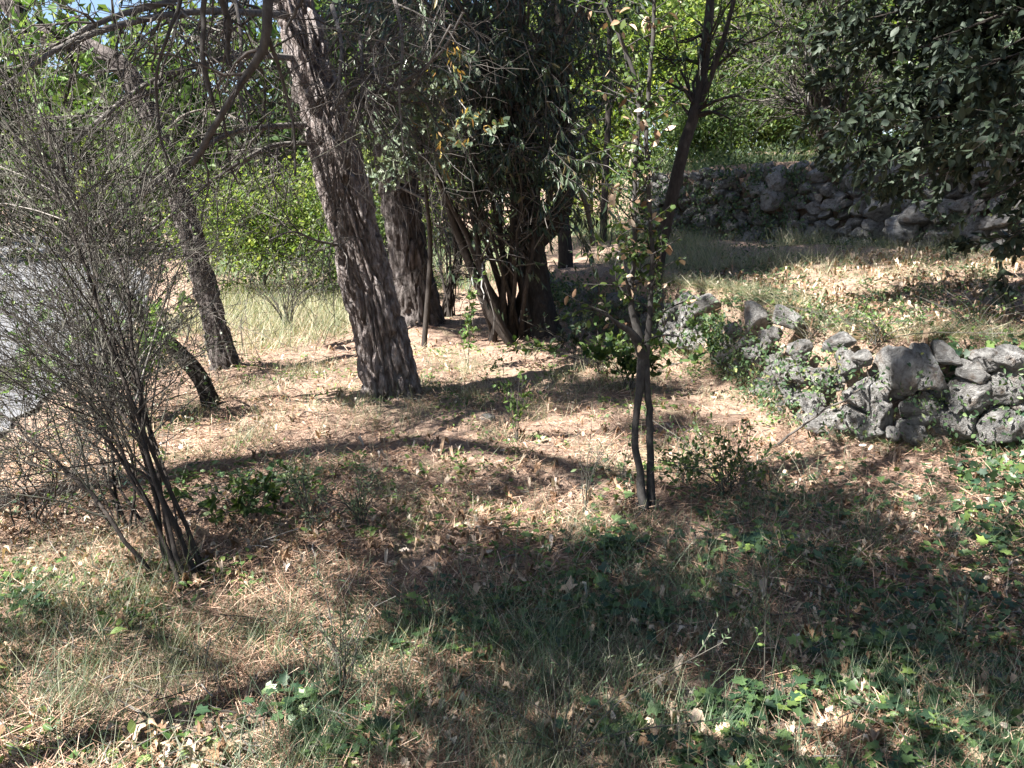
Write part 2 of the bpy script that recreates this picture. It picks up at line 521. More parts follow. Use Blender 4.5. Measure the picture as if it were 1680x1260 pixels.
nt.links.new(bsdf(nt, c, .92, .15, bump(nt, s2, 1.0, .12)), out.inputs[0])
M['stone'] = m
def stone_meshes(sub, n, seed, ang=.55):
    g = np.random.default_rng(seed)
    V0, T = ico(sub)
    res = []
    for k in range(n):
        N = nrm(g.normal(size=(10, 3)))
        D = .55 + .42 * g.random(10)
        dots = V0 @ N.T
        r = np.where(dots > .05, D / np.maximum(dots, .05), 9)
        rs = -np.log(np.exp(-34 * np.minimum(r, 3)).sum(1) + np.exp(-34 * 1.22)) / 34
        V = V0 * rs[:, None]
        V = V + V0 * ((fbm(V * 1.7 + 11 * k, 4) - .5) * .22 + (fbm(V * 6 + 3 * k, 3) - .5) * .22)[:, None]
        me = raw_mesh('stone', V, T, smooth=True)
        me.materials.append(M['stone'])
        res.append(me)
    return res
ST4 = stone_meshes(4, 14, 3)
ST3 = stone_meshes(4, 14, 8)
def add_stone(parent, meshes, p, half, rotz=0.0, g=rng):
    o = bpy.data.objects.new('stone', meshes[int(g.integers(len(meshes)))])
    COL.objects.link(o)
    o.parent = parent
    o.location = tuple(np.asarray(p) - np.array(parent['_o']))
    o.scale = tuple(half)
    o.rotation_euler = (g.normal() * .2, g.normal() * .35, rotz)
    return o
def wall_hit(u, v, L):
    """where the pixel's line of sight meets the wall's footprint line"""
    d = ray(u, v); best = None
    for a, b in zip(L[:-1], L[1:]):
        e = b - a
        A = np.array([[d[0], -e[0]], [d[1], -e[1]]])
        if abs(np.linalg.det(A)) < 1e-9: continue
        t, s = np.linalg.solve(A, a)
        if t > 0 and -.001 <= s <= 1.001 and (best is None or t < best[0]):
            best = (t, math.atan2(e[1], e[0]))
    if best is None: return None
    return np.array([0, 0, 1.6]) + best[0] * d, best[1], best[0]

wall_lo = thing('stone_wall', 'low crumbling dry stone wall of pale limestone holding up the near terrace', 'wall', (2.15, 5.15, h1(2.15, 5.0)))
FS = [(1118, 508, 34, 60), (1150, 497, 40, 34), (1122, 548, 64, 44), (1096, 520, 26, 40), (1228, 530, 36, 58), (1280, 521, 44, 40), (1268, 548, 22, 26), (1213, 572, 32, 34),
      (1186, 586, 36, 30), (1200, 545, 26, 30), (1248, 560, 26, 40), (1267, 616, 30, 50), (1290, 614, 24, 34), (1318, 614, 34, 34), (1388, 596, 36, 44), (1350, 690, 56, 58),
      (1330, 658, 32, 34), (1427, 656, 62, 54), (1419, 704, 50, 50), (1449, 690, 30, 58), (1462, 712, 26, 28), (1470, 618, 72, 90),
      (1514, 606, 54, 84), (1566, 694, 84, 62), (1596, 650, 54, 60), (1590, 612, 46, 36), (1552, 584, 46, 34), (1640, 640, 60, 56), (1650, 700, 66, 60),
      (1505, 668, 50, 44), (1500, 710, 44, 30), (1620, 590, 40, 30), (1660, 590, 50, 40), (1372, 560, 40, 30), (1416, 590, 30, 30), (1310, 575, 34, 30), (1345, 620, 34, 36)]
for (u, v, w, hh) in FS:
    r = wall_hit(u, v, W1)
    if r is None: continue
    p, an, t = r
    k = t / F * .5
    a = math.atan2(p[1], p[0])
    dep = max(w, hh) * k * .85
    nv = np.array([math.sin(an), -math.cos(an)])
    if nv @ p[:2] > 0: nv = -nv
    q = p.copy(); q[:2] -= nv * (dep * .6 - .02)
    add_stone(wall_lo, ST4, q, (w * k * 1.16, dep, hh * k * 1.16), math.atan2(p[1], p[0]) - math.pi / 2)
# stones of the shaded stretch behind the sapling and fill between
def along(L, s):
    seg = np.linalg.norm(np.diff(L, axis=0), axis=1); c = np.r_[0, np.cumsum(seg)]
    k = int(np.clip(np.searchsorted(c, s) - 1, 0, len(seg) - 1))
    f = (s - c[k]) / seg[k]
    return L[k] * (1 - f) + L[k + 1] * f, math.atan2(*(L[k + 1] - L[k])[::-1])
def fill_wall(parent, L, s0, s1, z0, z1, w, meshes, back, skip=0.0, seed=1):
    g = np.random.default_rng(seed)
    z = z0; row = 0
    while z < z1:
        hh = w * (.55 + .5 * g.random())
        s = s0 + g.random() * w
        while s < s1:
            ww = w * (.6 + 1.0 * g.random())
            if g.random() > skip:
                p, an = along(L, s)
                nv = np.array([math.sin(an), -math.cos(an)])
                q = p - nv * 0
                inn = np.array([-math.sin(an), math.cos(an)])
                if not inside(np.array([p[0] + inn[0] * .3]), np.array([p[1] + inn[1] * .3]), P1 if L is W1 else P2)[0]:
                    inn = -inn
                q = p + inn * (back + .05 * (z - z0) + .05 * g.normal())
                zb = h1(*(p - inn * .35))
                add_stone(parent, meshes, (q[0], q[1], zb + z + g.normal() * .02 + hh * .4), (ww * .54, w * .6, hh * .58), an + g.normal() * .15, g)
            s += ww * .92
        z += hh * .85; row += 1
segL = np.r_[0, np.cumsum(np.linalg.norm(np.diff(W1, axis=0), axis=1))]
fill_wall(wall_lo, W1, segL[7] + .3, segL[10], 0, .42, .17, ST3, .14, .2, 4)
fill_wall(wall_lo, W1, segL[4], segL[7], 0, .38, .2, ST3, .15, .3, 5)
fill_wall(wall_lo, W1, segL[2] - .2, segL[4], 0, .38, .19, ST3, .16, .4, 6)
# back wall
wall_hi = thing('stone_wall', 'taller dry stone wall of stacked grey stones at the back of the upper terrace', 'wall', (4.2, 11.3, h1(4.1, 11.1)))
seg2 = np.r_[0, np.cumsum(np.linalg.norm(np.diff(W2, axis=0), axis=1))]
fill_wall(wall_hi, W2, seg2[2] + .8, seg2[6] + .3, -.05, 1.02, .18, ST3, .06, .0, 7)
fill_wall(wall_hi, W2, seg2[6] + .3, seg2[9] - .6, -.05, .99, .17, ST3, .07, .08, 8)
for (u, v, w, hh) in [(1485, 380, 78, 44), (1505, 350, 56, 40), (1275, 300, 40, 30), (1262, 325, 40, 40), (1440, 345, 50, 34), (1540, 352, 30, 26)]:
    p, an, t = wall_hit(u, v, W2)
    k = t / F * .5
    q = p.copy(); q[1] -= .08
    add_stone(wall_hi, ST4, q, (w * k * 1.1, w * k * .8, hh * k * 1.1), 0)

# ------------------------------------------------------------------ trees
def bark_trunk(ctrl, fine_to, fine, na, plate, stretch, depth, flare=.3, seed=1, coarse=.12):
    """ctrl rows: x y z r. Thick fissured bark as real relief: plates between cracks."""
    g = np.random.default_rng(seed)
    full = smooth_path(ctrl, 400)
    tot = np.linalg.norm(np.diff(full[:, :3], axis=0), axis=1).sum()
    s = np.r_[np.arange(0, min(fine_to, tot), fine), np.arange(min(fine_to, tot), tot, coarse), tot]
    C = smooth_path(ctrl, s)
    P, r = C[:, :3], C[:, 3]
    T = nrm(np.gradient(P, axis=0))
    A = nrm(np.cross(T, np.array([0, 1.0, 0]))); B = np.cross(T, A)
    th = np.arange(na) / na * 2 * np.pi
    dirs = np.cos(th)[None, :, None] * A[:, None] + np.sin(th)[None, :, None] * B[:, None]
    Rm = float(r[:10].mean())
    X = np.stack([np.cos(th)[None] * Rm + 0 * s[:, None], np.sin(th)[None] * Rm + 0 * s[:, None], 0 * th[None] + s[:, None] * stretch], -1) / plate
    X = X + (np.stack([fbm(X * .9 + 5, 4), fbm(X * .9 + 25, 4), fbm(X * .9 + 45, 4)], -1) - .5) * np.array([1.5, 1.5, 1.0])
    L = fine_to * stretch / plate
    nf = int(2 * np.pi * Rm / plate * L * 1.1) + 8
    ft = g.random(nf) * 2 * np.pi
    Fp = np.stack([np.cos(ft) * Rm / plate, np.sin(ft) * Rm / plate, g.random(nf) * (L + 2) - 1], -1)
    nfine = int((s <= fine_to).sum())
    Xf = X[:nfine].reshape(-1, 3)
    f21 = np.zeros(len(Xf)); cell = np.zeros(len(Xf))
    hv = g.random(nf)
    for c0 in range(0, len(Xf), 8000):
        D = np.linalg.norm(Xf[c0:c0 + 8000, None] - Fp[None], axis=2)
        part = np.partition(D, 1, axis=1)[:, :2]
        f21[c0:c0 + 8000] = part[:, 1] - part[:, 0]
        cell[c0:c0 + 8000] = hv[np.argmin(D, axis=1)]
    pl = sstep(0.05, .42, f21) ** .65 * (.5 + .75 * cell)
    fine_n = .6 * (fbm(Xf * np.array([2.4, 2.4, 1.2]), 3) - .5) + .7 * (fbm(Xf * np.array([6.5, 6.5, 5.0]) + 3, 2) - .5)
    disp = np.zeros((len(s), na))
    disp[:nfine] = (depth * (pl - .6) + depth * .75 * fine_n).reshape(nfine, na)
    fl = 1.8 * flare * np.exp(-s / .11)[:, None] * (.55 + .75 * fbm(np.stack([np.cos(th)[None] * 1.6 + 0 * s[:, None], np.sin(th)[None] * 1.6 + 0 * s[:, None], 0 * th[None] + 3 * s[:, None] + seed], -1), 2))
    big = (fbm(np.stack([np.cos(th)[None] * 1.3 + 0 * s[:, None], np.sin(th)[None] * 1.3 + 0 * s[:, None], 0 * th[None] + 1.2 * s[:, None] + 9], -1), 3) - .5) * .22
    rad = r[:, None] * (1 + fl + big) + disp
    V = P[:, None] + dirs * rad[..., None]
    idx = np.arange(len(s) * na).reshape(len(s), na)
    a = idx[:-1]; b = idx[1:]
    Q = np.stack([a, np.roll(a, -1, 1), np.roll(b, -1, 1), b], -1).reshape(-1, 4)
    return V.reshape(-1, 3), Q
def px_path(rows):
    """rows: u, v, Y, width in px -> x y z radius"""
    out = []
    for (u, v, Y, w) in rows:
        p = at(u, v, Y)
        dep = (Y * math.cos(_p) + (1.6 - p[2]) * math.sin(_p))
        out.append([*p, w / F * dep * .5])
    return np.array(out)
def clumps_needles(c, rad, nclump, per, length, ymin=None):
    """pine crown: tufts of needles on the shell of an uneven crown"""
    q = nrm(rng.normal(size=(nclump, 3))) * (rng.random((nclump, 1)) ** .45)
    C = np.asarray(c) + q * np.asarray(rad)
    pos = np.repeat(C, per, 0) + rng.normal(size=(nclump * per, 3)) * np.array([.22, .22, .1])
    d = nrm(rng.normal(size=pos.shape) + np.array([0, 0, .4]))
    return C, leaves(pos, d, nrm(rng.normal(size=pos.shape)), length * (.7 + .6 * rng.random(len(pos))), RHOMB, np.full(len(pos), .35))
def limbs_to(path, C, n, r0, r1, K=7, t0=.55):
    """limbs from the upper part of a trunk path to crown clumps"""
    k = rng.choice(len(C), min(n, len(C)), replace=False)
    Pth = np.asarray(path)
    res, rr = [], []
    for j in k:
        e = C[j]
        cand = smooth_path(Pth[:, :3], 60)[int(60 * t0):]
        b = cand[rng.integers(len(cand))]
        mid = (b + e) / 2 + np.array([0, 0, .12]) * np.linalg.norm(e - b)
        res.append(smooth_path([b, mid, e], K)); rr.append(np.linspace(r0, r1, K))
    return np.array(res), np.array(rr)

def dead_branches(tree, rows_list, mat, r_scale=1.0, n1=14, n2=5, L1=(.25, .8), L2=(.12, .45), droop=.25, name='branch', rmin=.0017):
    """each thick dead limb is a part; its finer twigs hang on it as a sub-part"""
    for rows in rows_list:
        C = px_path(rows)
        C[:, 3] *= r_scale
        S = smooth_path(C, 16)
        b = obj(name, *tubes(S[None, :, :3], S[None, :, 3], 7), mat, tree, True)
        b['_o'] = list(tree['_o'])
        t1, r1 = grow(S[None, :, :3], S[None, :, 3], n1, L1, (25, 85), (0, 0, -droop), .22, 6, .12, 1, (.5, .3), rmin)
        t2, r2 = grow(t1, r1, n1 * n2, L2, (20, 75), (0, 0, -droop), .28, 5, .15, 1, (.6, .4), rmin)
        V, Fs = merge(tubes(t1, r1, 4), tubes(t2, r2, 3))
        obj('twigs', V, Fs, M['dead_twig'], b)

# --- big leaning pine
pine = px_path([(648, 668, 6.0, 96), (630, 590, 6.0, 94), (612, 500, 6.0, 91), (587, 400, 6.0, 88), (561, 300, 6.0, 83), (534, 200, 6.0, 78), (507, 100, 6.0, 72), (480, 0, 6.0, 68)])
ext = pine[-1, :3] + np.array([[-.35, .05, 1.2], [-.55, .2, 3.0], [-.5, .4, 5.0], [-.3, .6, 7.2]])
pine = np.vstack([pine, np.c_[ext, [.15, .13, .10, .05]]])
pine[0, 2] -= .06; pine[:, 3] *= .88
T1 = thing('pine_tree', 'thick leaning pine with deeply fissured bark in the sunlit clearing', 'tree', pine[0, :3])
obj('trunk', *bark_trunk(pine, 3.3, .012, 220, .048, .17, .05, .16, 2), M['pine_bark'], T1, True)
C, lf = clumps_needles(pine[-1, :3] + [.2, .4, -1.0], (3.0, 2.6, 1.9), 140, 110, .19)
obj('crown', *lf, M['pine_needle'], T1)
lp, lr = limbs_to(pine, C, 26, .045, .012, t0=.6)
obj('limbs', *tubes(lp, lr, 6), M['pine_bark'], T1, True)
dead_branches(T1, [
    [(478, 95, 5.9, 13), (400, 90, 5.4, 12), (330, 106, 5.0, 11), (250, 132, 4.7, 10), (165, 195, 4.4, 9), (95, 260, 4.2, 7), (60, 330, 4.1, 4)],
    [(500, 205, 5.9, 13), (440, 208, 5.6, 11), (380, 218, 5.2, 10), (322, 250, 4.9, 9), (270, 290, 4.7, 8), (190, 350, 4.5, 6), (130, 380, 4.4, 3)],
    [(505, 235, 5.9, 10), (450, 238, 5.7, 8), (400, 262, 5.4, 7), (330, 310, 5.2, 6), (260, 370, 5.0, 5), (205, 410, 4.9, 3)],
    [(470, 25, 5.9, 16), (400, 20, 5.3, 14), (310, 20, 4.9, 13), (200, 40, 4.5, 13), (110, 72, 4.2, 12), (50, 110, 4.0, 8), (0, 145, 3.9, 6)],
    [(455, 0, 5.9, 14), (360, -20, 5.2, 12), (270, 5, 4.8, 12), (180, 30, 4.5, 11), (110, 66, 4.3, 8)],
    [(545, 180, 5.8, 9), (600, 130, 5.5, 7), (660, 150, 5.3, 6), (700, 110, 5.2, 5), (740, 40, 5.1, 4)],
    [(560, 230, 5.8, 9), (585, 160, 5.6, 8), (640, 145, 5.5, 7), (720, 90, 5.4, 6), (760, 20, 5.3, 5)],
    [(590, 60, 5.6, 8), (595, 120, 5.4, 7), (590, 180, 5.3, 6), (570, 260, 5.3, 4)],
    [(545, 10, 5.7, 10), (560, 70, 5.4, 8), (555, 150, 5.3, 6), (553, 240, 5.3, 3)],
    [(640, -30, 5.5, 9), (660, 60, 5.3, 7), (655, 150, 5.2, 5), (662, 250, 5.2, 3)],
    [(575, 405, 5.9, 6), (520, 395, 5.7, 5), (480, 380, 5.5, 4), (440, 395, 5.4, 3)],
    [(380, -30, 5.2, 8), (395, 60, 5.0, 7), (392, 150, 4.9, 6), (410, 220, 4.9, 3)],
    [(300, -20, 4.8, 8), (285, 60, 4.7, 6), (262, 130, 4.7, 5), (258, 210, 4.7, 4), (300, 300, 4.7, 2)],
], M['pale_bark'], .85, 20, 9, rmin=.0014)

# --- second pine, farther
p2 = px_path([(692, 552, 9.2, 78), (683, 490, 9.2, 73), (668, 400, 9.2, 68), (653, 300, 9.2, 66), (640, 200, 9.2, 60), (628, 100, 9.2, 54), (615, 0, 9.2, 50)])
ext = p2[-1, :3] + np.array([[-.2, .1, 1.5], [-.3, .2, 3.5], [-.4, .2, 5.5]])
p2 = np.vstack([p2, np.c_[ext, [.14, .11, .05]]])
p2[0, 2] -= .05; p2[:, 3] *= .9
T2 = thing('pine_tree', 'dark shaded pine standing just behind the thick leaning pine', 'tree', p2[0, :3])
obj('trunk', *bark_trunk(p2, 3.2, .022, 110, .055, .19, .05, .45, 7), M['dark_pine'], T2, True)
C, lf = clumps_needles(p2[-1, :3] + [-.4, -.2, -1.2], (2.8, 2.4, 1.9), 140, 100, .18)
obj('crown', *lf, M['pine_needle'], T2)
lp, lr = limbs_to(p2, C, 22, .045, .012, t0=.6)
obj('limbs', *tubes(lp, lr, 6), M['pine_bark'], T2, True)
dead_branches(T2, [
    [(640, 300, 9.0, 7), (700, 330, 8.8, 6), (740, 370, 8.6, 4)],
    [(640, 215, 9.0, 8), (700, 190, 8.7, 7), (780, 170, 8.4, 6), (830, 210, 8.2, 4)],
    [(630, 110, 9.0, 9), (700, 80, 8.6, 8), (790, 60, 8.2, 7), (850, 120, 8.0, 5), (880, 210, 8.0, 3)],
    [(620, 30, 9.0, 9), (560, 10, 8.6, 7), (520, 60, 8.4, 5), (515, 130, 8.3, 3)],
    [(640, 150, 9.0, 8), (580, 200, 8.7, 5), (540, 270, 8.6, 3)],
], M['grey_bark'], .8, 22, 6, (.3, 1.0), (.2, .6))

# --- slimmer pine bending away to the left, by the road
p3 = px_path([(374, 622, 6.9, 52), (360, 560, 6.9, 46), (343, 490, 6.9, 45), (322, 420, 6.9, 44), (303, 350, 6.9, 40), (284, 290, 6.9, 37), (262, 230, 6.9, 34), (240, 180, 6.9, 34), (205, 115, 6.9, 34), (150, 82, 6.9, 32), (95, 62, 6.9, 30), (30, 30, 7.0, 28)])
ext = p3[-1, :3] + np.array([[-.3, 0, .8], [-.3, -.1, 2.0], [0, -.2, 3.4], [.2, -.3, 4.6]])
p3 = np.vstack([p3, np.c_[ext, [.07, .065, .05, .02]]])
p3[0, 2] -= .05; p3[:, 3] *= .84
T3 = thing('pine_tree', 'slim dark pine that bends away over the road verge', 'tree', p3[0, :3])
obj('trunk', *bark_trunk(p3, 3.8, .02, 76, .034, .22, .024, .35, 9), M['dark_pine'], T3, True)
C, lf = clumps_needles(np.array([-3.9, 6.5, 7.4]), (2.1, 1.6, 1.5), 170, 90, .17)
obj('crown', *lf, M['pine_needle'], T3)
lp, lr = limbs_to(p3, C, 24, .035, .01, t0=.6)
obj('limbs', *tubes(lp, lr, 6), M['pine_bark'], T3, True)
dead_branches(T3, [
    [(350, 410, 6.8, 5), (300, 420, 6.5, 5), (250, 430, 6.2, 5), (225, 470, 6.0, 4), (180, 530, 5.9, 3), (165, 560, 5.8, 2)],
    [(310, 390, 6.8, 6), (270, 415, 6.5, 5), (220, 440, 6.3, 4), (180, 470, 6.2, 3)],
    [(205, 115, 6.8, 8), (150, 120, 6.5, 6), (90, 150, 6.3, 5), (30, 200, 6.1, 3)],
    [(290, 310, 6.8, 6), (240, 300, 6.5, 5), (160, 330, 6.3, 4), (110, 390, 6.2, 3)],
    [(262, 230, 6.8, 6), (300, 190, 6.6, 5), (350, 180, 6.5, 4), (400, 200, 6.4, 3)],
    [(345, 505, 6.8, 4), (320, 503, 6.6, 3), (296, 503, 6.5, 2)],
], M['grey_bark'], .8, 16, 6)

# --- leaning oak in front of it
p4 = px_path([(353, 678, 5.8, 26), (338, 640, 5.8, 25), (318, 605, 5.8, 26), (275, 560, 5.75, 25), (240, 525, 5.7, 24), (200, 480, 5.65, 23), (165, 430, 5.6, 22), (135, 370, 5.6, 20), (105, 300, 5.5, 18), (85, 220, 5.4, 16), (60, 130, 5.3, 14), (40, 40, 5.2, 12)])
ext = p4[-1, :3] + np.array([[-.1, 0, .7], [-.3, 0, 1.6]])
p4 = np.vstack([p4, np.c_[ext, [.03, .012]]])
p4[0, 2] -= .04
T4 = thing('oak_tree', 'young oak with thin dark trunk leaning hard to the left', 'tree', p4[0, :3])
obj('trunk', *bark_trunk(p4, 3.2, .018, 40, .02, .4, .006, .3, 4), M['black_bark'], T4, True)
oak_br = []
for rows in [[(165, 430, 5.6, 9), (190, 370, 5.5, 7), (220, 320, 5.4, 5), (245, 260, 5.3, 4), (262, 215, 5.2, 2)],
             [(135, 370, 5.6, 8), (180, 300, 5.3, 6), (215, 245, 5.1, 4), (240, 195, 5.0, 2)],
             [(105, 300, 5.5, 8), (90, 200, 5.2, 6), (60, 120, 5.0, 5), (20, 60, 4.9, 3)],
             [(240, 525, 5.7, 7), (262, 530, 5.5, 5), (280, 530, 5.4, 3)],
             [(240, 525, 5.7, 7), (215, 560, 5.5, 5), (195, 590, 5.3, 3)],
             [(85, 220, 5.4, 8), (120, 100, 5.2, 6), (60, 30, 5.0, 4)],
             [(200, 480, 5.65, 8), (120, 520, 5.3, 5), (60, 580, 5.1, 3)]]:
    Cc = smooth_path(px_path(rows), 9)
    oak_br.append(Cc)
    obj('branch', *tubes(Cc[None, :, :3], Cc[None, :, 3], 6), M['dark_bark'], T4, True)
ob = np.array(oak_br)
t1, r1 = grow(ob[:, :, :3], ob[:, :, 3], 70, (.15, .4), (25, 70), (0, 0, .1), .2, 5, .35, 1)
V, Fs = tubes(t1, r1, 3)
obj('twigs', V, Fs, M['dark_bark'], T4)
obj('crown', *leaves_on(t1, 620, (.07, .12), OAK, .1, .9, .5, .3), M['oak_leaf'], T4)

# --- tall tree across the road, its crown above and left of the camera: it shades the foreground
def far_shade_tree(name, label, path, crowns, per, L, mat, leafmat, base_tpl=LANCE):
    T = thing(name, label, 'tree', path[0][:3])
    pth = np.array(path, float)
    S = smooth_path(pth, 40)
    obj('trunk', *tubes(S[None, :, :3], S[None, :, 3], 12), mat, T, True)
    allC, parts = [], []
    for (c, rad, n) in crowns:
        q = nrm(rng.normal(size=(n, 3))) * (rng.random((n, 1)) ** .4)
        Cc = np.asarray(c) + q * np.asarray(rad)
        allC.append(Cc)
        pos = np.repeat(Cc, per, 0) + rng.normal(size=(n * per, 3)) * np.array([.2, .2, .12])
        parts.append(leaves(pos, rng.normal(size=pos.shape), rng.normal(size=pos.shape) + [0, 0, .6], L * (.7 + .6 * rng.random(len(pos))), base_tpl))
    V, Fs = merge(*parts)
    obj('crown', V, Fs, leafmat, T)
    Cs = np.vstack(allC)
    lp, lr = limbs_to(pth, Cs, 23, .03, .008, t0=.8)
    obj('limbs', *tubes(lp, lr, 6), mat, T, True)
    return T
far_shade_tree('roadside_tree', 'tall tree across the road whose crown shades the near ground', [(-7.5, 1.0, -.2, .19), (-7.5, 1.0, 3, .17), (-7.45, 1.0, 6, .15), (-7.4, .95, 9.0, .13), (-6.9, .2, 10.0, .07), (-6.0, -.8, 10.4, .03)],
               [((-5.6, -1.5, 9.8), (2.0, 1.0, 1.1), 4), ((-4.0, -.6, 9.2), (1.3, .9, .8), 3), ((-5.5, 2.3, 8.9), (1.3, 1.0, .5), 6)], 230, .16, M['dark_bark'], M['dark_leaf'], RHOMB)  # last clump group added out of view to dapple the sunlit clearing

# --- unseen trees behind the viewer, added to block sky light and darken the foreground
for (x, y, lab) in [(4.6, -3.2, 'unseen leafy tree added for shade behind the viewer on the right'), (.6, -5.5, 'unseen leafy tree added for shade straight behind the viewer'), (7.5, .5, 'unseen leafy tree added for shade beyond the right edge near the viewer')]:
    T = thing('leafy_tree', lab, 'tree', (x, y, 0), 'unseen trees added for shade around the viewer')
    S = smooth_path([(x, y, -.3), (x + .1, y, 2), (x, y + .1, 4.5), (x, y, 7)], 12)
    obj('trunk', *tubes(S[None], np.linspace(.16, .03, 12)[None], 8), M['grey_bark'], T, True)
    pos = np.array([x, y, 4.2]) + nrm(rng.normal(size=(5200, 3))) * (rng.random((5200, 1)) ** .4) * [2.6, 2.4, 3.2]
    pos[:, 2] = np.maximum(pos[:, 2], .8)
    obj('crown', *leaves(pos, rng.normal(size=pos.shape), rng.normal(size=pos.shape) + [0, 0, .5], .2 + .12 * rng.random(5200), RHOMB), M['mid_leaf'], T)
# --- tree beside the camera: only a few drooping boughs reach into the picture
T0p = np.array([(-2.75, 1.1, -.05, .07), (-2.7, 1.15, 1.5, .06), (-2.5, 1.4, 3.0, .05), (-2.3, 1.6, 4.6, .045), (-1.9, 2.1, 6.6, .045), (-1.5, 2.5, 8.6, .015)])
T0 = thing('overhanging_tree', 'tree beside the viewer with dark boughs drooping in at the top', 'tree', T0p[0, :3])
S = smooth_path(T0p, 30)
obj('trunk', *tubes(S[None, :, :3], S[None, :, 3], 10), M['dark_bark'], T0, True)
for rows in [[(440, -120, 2.5, 20), (438, -40, 2.45, 19), (432, 30, 2.4, 17), (424, 75, 2.4, 16), (395, 125, 2.4, 12), (362, 172, 2.4, 11), (335, 228, 2.42, 11), (306, 272, 2.45, 10)],
             [(350, -120, 2.5, 12), (345, -30, 2.45, 11), (342, 50, 2.42, 9), (348, 120, 2.4, 9), (356, 180, 2.4, 8)],
             [(375, -120, 2.5, 13), (370, -20, 2.5, 12), (374, 40, 2.5, 11), (386, 105, 2.5, 6)],
             [(300, -60, 2.6, 8), (293, 10, 2.55, 7), (275, 60, 2.5, 6), (258, 130, 2.5, 5), (262, 210, 2.5, 4), (290, 275, 2.5, 3)],
             [(438, 60, 2.4, 8), (455, 110, 2.45, 6), (470, 180, 2.5, 5), (478, 280, 2.5, 4)],
             [(500, -60, 2.5, 7), (490, 0, 2.5, 6), (470, 60, 2.5, 4)]]:
    Cc = smooth_path(px_path(rows), 14)
    Cc[:, :3] += np.cumsum(rng.normal(size=(14, 3)) * .004, 0)
    b = obj('bough', *tubes(Cc[None, :, :3], Cc[None, :, 3], 8), M['smooth_bark'], T0, True)
    b['_o'] = list(T0['_o'])
    t1, r1 = grow(Cc[None, :, :3], Cc[None, :, 3], 6, (.08, .3), (30, 80), (0, 0, -.3), .2, 5, .3, 1, (.4, .4), .0011)
    t2, r2 = grow(t1, r1, 14, (.05, .18), (20, 70), (0, 0, -.3), .25, 4, .2, 1, (.6, .5), .0009)
    V, Fs = merge(tubes(t1, r1, 4), tubes(t2, r2, 3))
    obj('twigs', V, Fs, M['near_twig'], b)
# boughs rise to the trunk above the frame
up = [smooth_path([T0p[2, :3], [-1.7, 2.0, 3.3], at(440, -120, 2.5)], 8), smooth_path([T0p[2, :3], [-1.8, 2.0, 3.2], at(350, -120, 2.5)], 8), smooth_path([T0p[2, :3], [-1.8, 2.0, 3.25], at(375, -120, 2.5)], 8)]
obj('limbs', *tubes(np.array(up), np.tile(np.linspace(.04, .015, 8), (3, 1)), 7), M['smooth_bark'], T0, True)
g0 = np.random.default_rng(21)
low = np.stack([-4.4 + 5.0 * g0.random(380), -.9 + 3.4 * g0.random(380), 3.6 + .8 * g0.random(380)], -1)
keep = (fbm2(low[:, 0], low[:, 1], 2.1, 2, 61.) + .15 * sstep(-4.2, -2.9, low[:, 0]) - .12 * sstep(2.0, 2.5, low[:, 1]) - .08 * sstep(.1, -.7, low[:, 1]) > .54)
low = low[keep]
hi = np.stack([-2.4 + 3.3 * g0.random(34), 2.0 + 2.3 * g0.random(34), 8.1 + .9 * g0.random(34)], -1)
hi = np.vstack([hi, np.stack([-4.2 + 2.0 * g0.random(14), 2.2 + 2.4 * g0.random(14), 8.1 + .9 * g0.random(14)], -1)])
cc = np.vstack([low, hi])  # unseen clumps, laid out to shade the foreground, evergreen and terrace
spr = np.r_[np.full(len(low), .12), np.full(len(hi), .22)]
pos = np.repeat(cc, 80, 0) + rng.normal(size=(len(cc) * 80, 3)) * np.repeat(spr, 80)[:, None]
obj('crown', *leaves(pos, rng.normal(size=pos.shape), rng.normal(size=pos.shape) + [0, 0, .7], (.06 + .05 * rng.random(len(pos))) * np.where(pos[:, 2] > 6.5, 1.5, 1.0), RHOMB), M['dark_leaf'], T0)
lp, lr = limbs_to(T0p, cc, 60, .014, .005, t0=.35)
obj('limbs', *tubes(lp, lr, 6), M['smooth_bark'], T0, True)

# --- dead broom thicket at the left: wands fan up and to the left
def broom(name, label, base, targets, n1, n2, n3, r0, L1, L2, L3, mat, wig=.1, green=None, cat='shrub'):
    T = thing(name, label, cat, base)
    st = []
    K = 12
    for tg in targets:
        b = np.array(base) + np.r_[rng.normal(size=2) * .06, -.02]
        tg = np.asarray(tg)
        mid1 = b + (tg - b) * .35 + np.array([.05, 0, .10]) * np.linalg.norm(tg - b) * rng.random() + rng.normal(size=3) * .03
        mid2 = b + (tg - b) * .7 + np.array([0, 0, .07]) * np.linalg.norm(tg - b) + rng.normal(size=3) * .05
        st.append(smooth_path([b, mid1, mid2, tg], K))
    st = np.array(st)
    N = len(st)
    st[:, 1:] += np.cumsum(rng.normal(size=(N, K - 1, 3)) * .014, 1)
    rr = r0 * (.45 + .75 * rng.random((N, 1))) * np.linspace(1, .3, K)[None]
    for k in range(N):
        obj('stem', *tubes(st[k:k + 1], rr[k:k + 1], 6), M['dark_bark'], T, True)
    a, ra = grow(st, rr, n1, L1, (15, 70), (-.05, 0, .05), wig * 1.5, 6, .25, 1, (.55, .35), .0016)
    b_, rb = grow(a, ra, n2, L2, (12, 60), (-.03, 0, .04), wig * 1.5, 5, .1, 1, (.65, .45), .0013)
    c_, rc = grow(b_, rb, n3, L3, (10, 45), (0, 0, .1), wig, 4, .1, 1, (.8, .6), .0011)
    V, Fs = merge(tubes(a, ra, 4), tubes(b_, rb, 3), tubes(c_, rc, 3))
    obj('twigs', V, Fs, mat, T)
    return st, b_, c_, T
bb = ground_hit(312, 945)
tg = []
